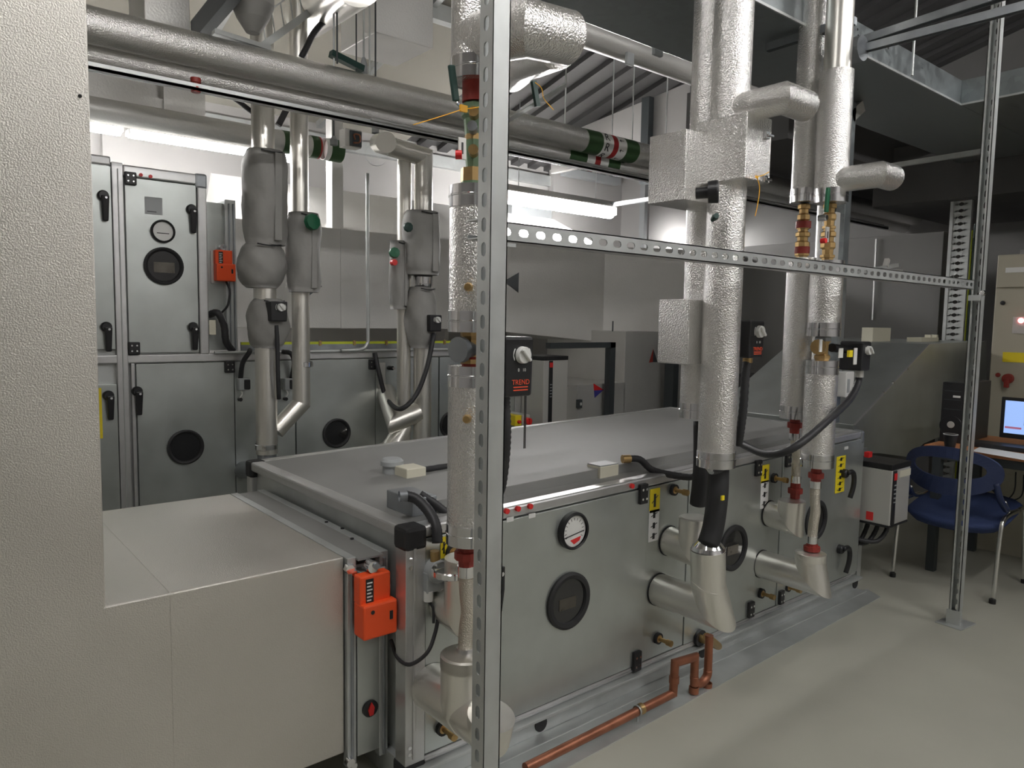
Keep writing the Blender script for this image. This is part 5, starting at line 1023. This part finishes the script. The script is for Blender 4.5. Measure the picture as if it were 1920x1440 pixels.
# horizontal arm with clip above channel
b=B();b.bar(at(1600,512,y=1.9),at(1682,497,y=1.9),.02,.02,G);b.bar(at(1660,500,y=1.9),at(1664,486,y=1.9),.025,.02,LG);b.bar(at(1650,505,y=1.88),at(1688,508,y=1.88),.03,.012,G);tag(b.obj('bracket_arm'),'small steel arm with a clip peeping over the slotted channel near the right post','bracket')
# ================================================================ RIGHT BACKGROUND
XF=6.5
t=thing('foil_clad_plenum','tall dark foil clad plenum wall behind the right hand risers','plenum',(XF,3.3,0))
ya=at(1395,500,x=XF).y;yb=at(1766,500,x=XF).y;zt_=at(1690,440,x=XF).z
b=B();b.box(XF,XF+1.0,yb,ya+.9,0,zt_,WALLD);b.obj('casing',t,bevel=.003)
p=at(1636,500,x=XF-.01);b=B();b.bar(at(1643,448,x=XF-.02),at(1636,600,x=XF-.02),.012,.012,AL,up=(0,1,0));b.obj('conduit_strip',t)
t=thing('cable_ladder','perforated vertical cable ladder in the right background','cable ladder',(6.3,2.2,0))
for px in (1773,1806):
    p=at(px,600,x=6.35);b=B();b.box(6.33,6.36,p.y-.012,p.y+.012,0,2.5,G);b.obj('side_rail',t)
pa,pb=at(1775,600,x=6.35),at(1804,600,x=6.35)
b=B();slot_plate(b,(6.34,(pa.y+pb.y)/2,0),(0,0,1),(0,-1,0),50,.05,abs(pa.y-pb.y),G,sl=.03,sw=.05);b.obj('slotted_web',t)
for i,px in enumerate((1810,1814,1819,1823,1828)):
    p=at(px,560,x=6.6);b=B();b.cyl((6.6,p.y,0),(6.6,p.y,2.1+.05*i),.007,YG if i%2 else DGN,8);tag(b.obj('earth_cable'),'thin yellow green cable in the bundle right of the cable ladder','cable','cables right of the cable ladder')
# switch cabinet
XCb=5.75
p=at(1869,478,x=XCb);q=at(1866,540,x=XCb)
t=thing('electrical_cabinet','tall beige electrical cabinet at the right edge, with rotary switch and yellow label','cabinet',(XCb,p.y,0))
y1c=p.y;b=B();b.box(XCb+.02,XCb+.5,y1c-1.0,y1c,.05,p.z,BG);b.obj('body',t,bevel=.006)
zs=at(1880,541,x=XCb).z
b=B();b.box(XCb,XCb+.02,y1c-.99,y1c-.01,zs+.008,p.z-.01,BG);b.obj('upper_door',t,bevel=.003);b=B();b.box(XCb,XCb+.02,y1c-.99,y1c-.01,.1,zs-.006,BG);ldr=b.obj('lower_door',t,bevel=.003)
def cabrect(px0,py0,px1,py1,m,name,par,lab=None,d=.004,bv=0):
    a=at(px0,py0,x=XCb);c_=at(px1,py1,x=XCb);b=B();b.box(XCb-d,XCb+.001,a.y,c_.y,a.z,c_.z,m);return b.obj(name,par,label=lab,bevel=bv)
cabrect(1881,660,1960,682,YE,'warning_label',ldr,'yellow warning label');
o=cabrect(1900,594,1945,626,LG,'indicator_plate',ldr,'pale indicator plate')
a=at(1914,601,x=XCb-.008);b=B();b.lathe((XCb-.003,a.y,a.z),(-1,0,0),[(0,.018),(.012,.015),(.014,0)],LED,14);b.obj('indicator_lamp',o,label='glowing red lamp')
cabrect(1886,502,1960,509,WH,'handle_strip',t,'pale strip')
for px,py,m in ((1880,568,BK),(1871,703,RD)):
    a=at(px,py,x=XCb-.005);b=B();b.lathe((XCb,a.y,a.z),(-1,0,0),[(0,.015),(.01,.014),(.012,0)],m,14);b.obj('lock_knob',ldr)
a=at(1889,710,x=XCb-.02);b=B();b.lathe((XCb,a.y,a.z),(-1,0,0),[(0,.034),(.03,.032),(.034,0)],RD,18);b.box(XCb-.045,XCb-.02,a.y-.014,a.y+.014,a.z-.06,a.z+.0,RD);b.obj('rotary_switch',ldr,bevel=.003,label='dark red rotary switch')
b=B();b.box(XCb+.05,XCb+.15,y1c-.2,y1c-.12,p.z,p.z+.03,CH);b.obj('lifting_eye',t)
# desk
ZD=.72;XDk=4.42
yl=at(1733,833,z=ZD).y
t=thing('desk','orange wood topped desk with dark legs under the monitor and computer tower','desk',(XDk+.35,yl-.6,0))
b=B();b.box(XDk,XDk+.72,yl-1.6,yl,ZD-.025,ZD,WD);b.obj('desk_top',t,bevel=.003)
b=B();b.box(XDk+.03,XDk+.69,yl-1.5,yl-.04,ZD-.075,ZD-.025,DST);b.obj('under_frame',t)
for (dx,dy) in ((.05,-.06),(.66,-.06),(.05,-1.5),(.66,-1.5)):
    b=B();b.box(XDk+dx-.022,XDk+dx+.022,yl+dy-.022,yl+dy+.022,0,ZD-.07,DST);b.obj('leg',t)
for k,(a,c_,e) in enumerate((((1850,880),(1862,920),(1890,940)),((1905,885),(1900,925),(1870,945)),((1920,890),(1915,930),(1885,938)))):
    b=B();b.cable([at(*a,x=XDk+.6),at(*c_,x=XDk+.6),at(*e,x=XDk+.62),at(e[0]-30,e[1]-12,x=XDk+.64)],.004,BK,6,6);tag(b.obj('cable'),'thin black cable drooping in a loop under the desk','cable','cables drooping under the desk')
b=B();b.box(XDk+.74,XDk+.78,yl-1.6,yl-.02,0,.70,BG);tag(b.obj('back_panel'),'beige panel behind the cables under the desk','panel')
# computer tower
xt=XDk+.20
a=at(1768,716,x=xt);c_=at(1809,716,x=xt);
t=thing('computer_tower','black computer tower standing on the desk left of the monitor','computer',(xt,c_.y,ZD))
b=B();b.box(xt+.012,xt+.42,c_.y,a.y,ZD+.001,a.z,BK);b.obj('case',t,bevel=.004)
b=B();b.box(xt,xt+.013,c_.y,a.y,ZD+.001,a.z,BK);f_=b.obj('front_bezel',t,bevel=.003)
ym=(a.y+c_.y)/2;h=a.z-ZD
b=B();b.lathe((xt+.002,ym,ZD+h*.28),(-1,0,0),[(0,.062),(.004,.058),(.004,0)],BK,28);b.obj('front_disc',f_)
b=B();b.lathe((xt-.002,ym,ZD+h*.30),(-1,0,0),[(0,.020),(.003,.018),(.003,0)],LG,18);b.obj('round_badge',f_,label='pale round badge')
b=B();b.box(xt-.002,xt,ym-.04,ym-.002,a.z-.085,a.z-.073,WH);b.obj('name_badge',f_,label='white badge')
for zz in (.05,.10,.155): 
    b=B();b.box(xt-.001,xt+.001,c_.y+.012,a.y-.012,a.z-zz,a.z-zz+.003,DST);b.obj('drive_slot',f_)
# mug
p=at(1781,838,z=ZD);b=B();b.lathe((p.x,p.y,ZD),(0,0,1),[(0,0),(0,.026),(.07,.036),(.07,.033),(.012,.026),(.012,0)],BK,24);o=b.obj('mug');tag(o,'small black mug with white rim on the left end of the desk','mug')
b=B();b.lathe((p.x,p.y,ZD+.0695),(0,0,1),[(0,.037),(.003,.037),(.003,.033)],WH,24);b.obj('rim',o,label='white rim')
p=at(1771,822,z=ZD+.03);b=B();b.box(p.x-.01,p.x+.01,p.y-.004,p.y+.008,p.z-.02,p.z+.012,WH);b.obj('mug_label',o) if 0 else None
# monitor
xm=XDk+.34;a=at(1875,743,x=xm);c_=at(1866,846,x=xm)
t=thing('computer_monitor','monitor with a bright blue screen at the right edge of the desk','monitor',(xm,a.y-.2,ZD))
W_=.48;zb_=at(1878,820,x=xm).z;zt2=at(1880,744,x=xm).z;yl_=at(1876,780,x=xm).y
b=B();b.box(xm,xm+.03,yl_-W_,yl_,zb_,zt2,BK);b.obj('bezel',t,bevel=.003)
b=B();b.box(xm-.001,xm+.002,yl_-W_+.018,yl_-.02,zb_+.028,zt2-.018,SCRN);sc=b.obj('screen',t,label='lit blue screen')
b=B();b.box(xm-.002,xm,yl_-.24,yl_-.115,zb_+.08,zt2-.09,SCR2);b.obj('picture_window',sc);b=B();b.box(xm-.002,xm,yl_-.105,yl_-.025,zb_+.055,zb_+.066,SCR3);b.obj('task_strip',sc)
b=B();b.box(xm+.01,xm+.04,yl_-W_/2-.03,yl_-W_/2+.03,ZD,zb_+.05,BK);b.box(xm-.05,xm+.10,yl_-W_/2-.12,yl_-W_/2+.12,ZD,ZD+.012,BK);b.obj('stand',t)
b=B();p0=at(1840,842,z=ZD);b.box(XDk+.15,XDk+.29,yl_-.42,yl_+.10,ZD,ZD+.025,BK);tag(b.obj('keyboard',bevel=.004),'black keyboard lying in front of the monitor','keyboard')
b=B();b.prism([at(1822,846,z=ZD+.001),at(1838,838,z=ZD+.001),at(1960,858,z=ZD+.001),at(1950,868,z=ZD+.001)],(0,0,.0015),PAP);tag(b.obj('paper_sheet'),'white paper sheet lying along the front edge of the desk','paper')
# blue chair facing the desk
cx,cy=4.41,1.48
t=thing('blue_chair','blue chair with an oval open backrest and steel legs, behind the right slotted post','chair',(cx,cy,0))
def chpt(dx,dy,z): return V((cx+dx,cy+dy,z))
b=B();n=28;K=[(.0,.432),(.215,.432),(.238,.443),(.242,.455),(.232,.466),(.15,.462),(0,.455)]
vs=[];fs=[]
for r_,z_ in K:
    for j in range(n):
        th=2*PI*j/n;sq=1/(abs(math.cos(th))**4+abs(math.sin(th))**4)**.25
        vs.append(chpt(.02+r_*sq*math.cos(th),r_*sq*math.sin(th),z_-.05+.20*(r_*math.cos(th))-(.02 if z_<.44 else 0)))
fs=[(k*n+j,k*n+(j+1)%n,(k+1)*n+(j+1)%n,(k+1)*n+j) for k in range(len(K)-1) for j in range(n)]
b.add(vs,fs,NS,True);b.obj('seat',t)
# backrest: bent oval ring
def bk(u,z):  # u across (-1..1): bows away behind the sitter
    return chpt(-.27+.10*u*u,-.235*u,z)
N_=40;vs=[];ring=[]
for j in range(N_):
    th=2*PI*j/N_;c_,s_=math.cos(th),math.sin(th)
    for k,(ru,rz_) in enumerate(((1.0,.125),(.74,.052))):
        zc_=.640-.0*c_ if k==0 else .655
        u=ru*c_;sz=rz_*(abs(s_)**.85)*(1 if s_>=0 else -1)
        for dpt in (-.008,.008):
            p=bk(u,zc_+sz);vs.append(p+V((dpt,0,0)))
for j in range(N_):
    a_=j*4;c4=((j+1)%N_)*4
    fs_=[(a_,c4,c4+2,a_+2),(a_+1,a_+3,c4+3,c4+1),(a_,a_+1,c4+1,c4),(a_+2,c4+2,c4+3,a_+3)]
    ring+=fs_
b=B();b.add(vs,ring,NV,False);b.obj('backrest',t,label='navy plastic backrest with an open slot')
for s in (-1,1):
    b=B();b.cable([bk(s*.88,.60),chpt(-.17,-s*.225,.52),chpt(-.10,-s*.235,.455)],.016,NV,10,6);b.obj('back_support',t,label='navy plastic back support')
    b=B();b.cable([chpt(-.12,-s*.228,.50),chpt(-.05,-s*.232,.44),chpt(.05,-s*.232,.425),chpt(.16,-s*.232,.425),chpt(.20,-s*.232,.40),chpt(.225,-s*.236,.20),chpt(.245,-s*.24,.0)],.011,STL,12,6);b.obj('front_leg',t,label='bright steel leg')
    b=B();b.cable([chpt(.06,-s*.245,.43),chpt(-.08,-s*.245,.43),chpt(-.16,-s*.245,.415),chpt(-.20,-s*.245,.35),chpt(-.235,-s*.245,.0)],.011,STL,12,6);b.obj('rear_leg',t,label='bright steel leg')
    for dx in (.245,-.235):
        b=B();b.cyl(chpt(dx,-s*.243,0),chpt(dx,-s*.243,.022),.016,BK,12);b.obj('rubber_foot',t,label='black rubber foot')
# variable speed drive of the front unit
xv=3.845
A1_=at(1613,900,x=xv);A2_=at(1672,900,x=xv);zb_=at(1672,988,x=xv,).z;zt_=at(1672,872,x=xv).z
xr_=at(1706,900,y=A2_.y).x
t=vfd('grey variable speed drive with black strip, bolted to the right end of the front unit',xv,xr_,A2_.y,A2_.y+.22,zb_,zt_,xv+.012,xv+.048)
p=at(1631,960,x=xv);b=B();b.box(xv-.002,xv,p.y-.018,p.y+.018,zb_+.012,zb_+.055,RED);b.obj('red_label',t,label='red square label')
b=B();b.box(xv+.09,xr_,A2_.y-.002,A2_.y,zt_-.075,zt_-.04,CRM);b.obj('type_label',t)
b=B();b.box(xv+.02,xr_-.03,A2_.y+.215,A2_.y+.25,zb_-.05,zt_+.04,GB);b.box(XR-.01,xv+.03,A2_.y+.22,A2_.y+.25,zb_,zt_+.03,GB);b.obj('mounting_plate',t)
b=B();p=at(1628,852,x=xv+.03);b.box(p.x-.02,p.x+.02,p.y-.012,p.y+.012,p.z-.014,p.z+.014,RED);b.obj('red_plug',t,label='red plug on top')
b=B();b.box(xv+.07,xv+.11,A2_.y+.18,A2_.y+.24,0,zb_,G);b.obj('support_leg',t)
for k in range(3):
    b=B();yy=A2_.y+.05+.05*k;b.cable([(xv+.09,yy,zb_),(xv+.09,yy,zb_-.05),(xv+.03,yy+.02,zb_-.10-.02*k),(XR+.03,yy+.08,zb_-.10-.02*k),(XR+.02,yy+.14,zb_-.09-.02*k)],.012,CR,10,6,rib=.08)
    tag(b.obj('flexible_conduit'),'black ribbed conduit curving from the underside of the front drive into the unit','conduit','conduits below the front drive')
# transition duct off the end of the front unit
yt=2.0
pts=[at(1602,797,y=yt),at(1742,645,y=yt),at(1850,640,y=yt),at(1850,780,y=yt),at(1732,832,y=yt),at(1702,857,y=yt),at(1650,850,y=yt),at(1600,850,y=yt)]
t=thing('transition_duct','sloping galvanised transition duct rising behind the desk from the end of the front unit','duct',tuple(pts[6]))
b=B();b.prism(pts,(0,.95,0),GB);b.obj('duct_casing',t,bevel=.002)
b=B();b.bar(pts[0],pts[1],.012,.006,AL);b.obj('edge_seam',t)
top=pts[1].z
for py,px in ((692,1700),(718,1674),(737,1657)):
    p=at(px,py,y=yt);b=B();b.cyl(p+V((0,-.008,0)),p+V((0,.004,0)),.008,CH,8);b.obj('rivet',t)
x_=at(1627,636,y=2.6).x
p=at(1653,636,z=top);b=B()
pp=at(1653,640,y=2.4);b.box(pp.x-.14,pp.x+.14,2.4,2.48,top-.0,top+.10,CRM);t2=b.obj('document_box',bevel=.003);tag(t2,'cream box standing on top of the sloping transition duct','box')
b=B();pp=at(1744,640,y=2.2);b.box(pp.x-.15,pp.x+.15,2.2,2.3,top,top+.035,CRM);b.box(pp.x+.0,pp.x+.03,2.2,2.24,top+.035,top+.055,CRM);b.box(pp.x+.11,pp.x+.14,2.2,2.24,top+.035,top+.055,CRM);tag(b.obj('terminal_strip',bevel=.002),'low cream strip with two knobs on the transition duct, beside the cable ladder','box')
b=B();b.prism([at(1430,706,y=3.3),at(1470,703,y=3.3),at(1472,760,y=3.3),at(1456,779,y=3.3),at(1400,773,y=3.3)],(0,.3,0),RB);tag(b.obj('rubber_boot',bevel=.004),'black flexible rubber duct boot behind the front unit, left of the slimmer riser','duct boot')
# ================================================================ VIEW
SC.view_settings.view_transform='Standard';SC.view_settings.look='None';SC.view_settings.exposure=0.75;SC.view_settings.gamma=1;SC.view_settings.use_curve_mapping=False
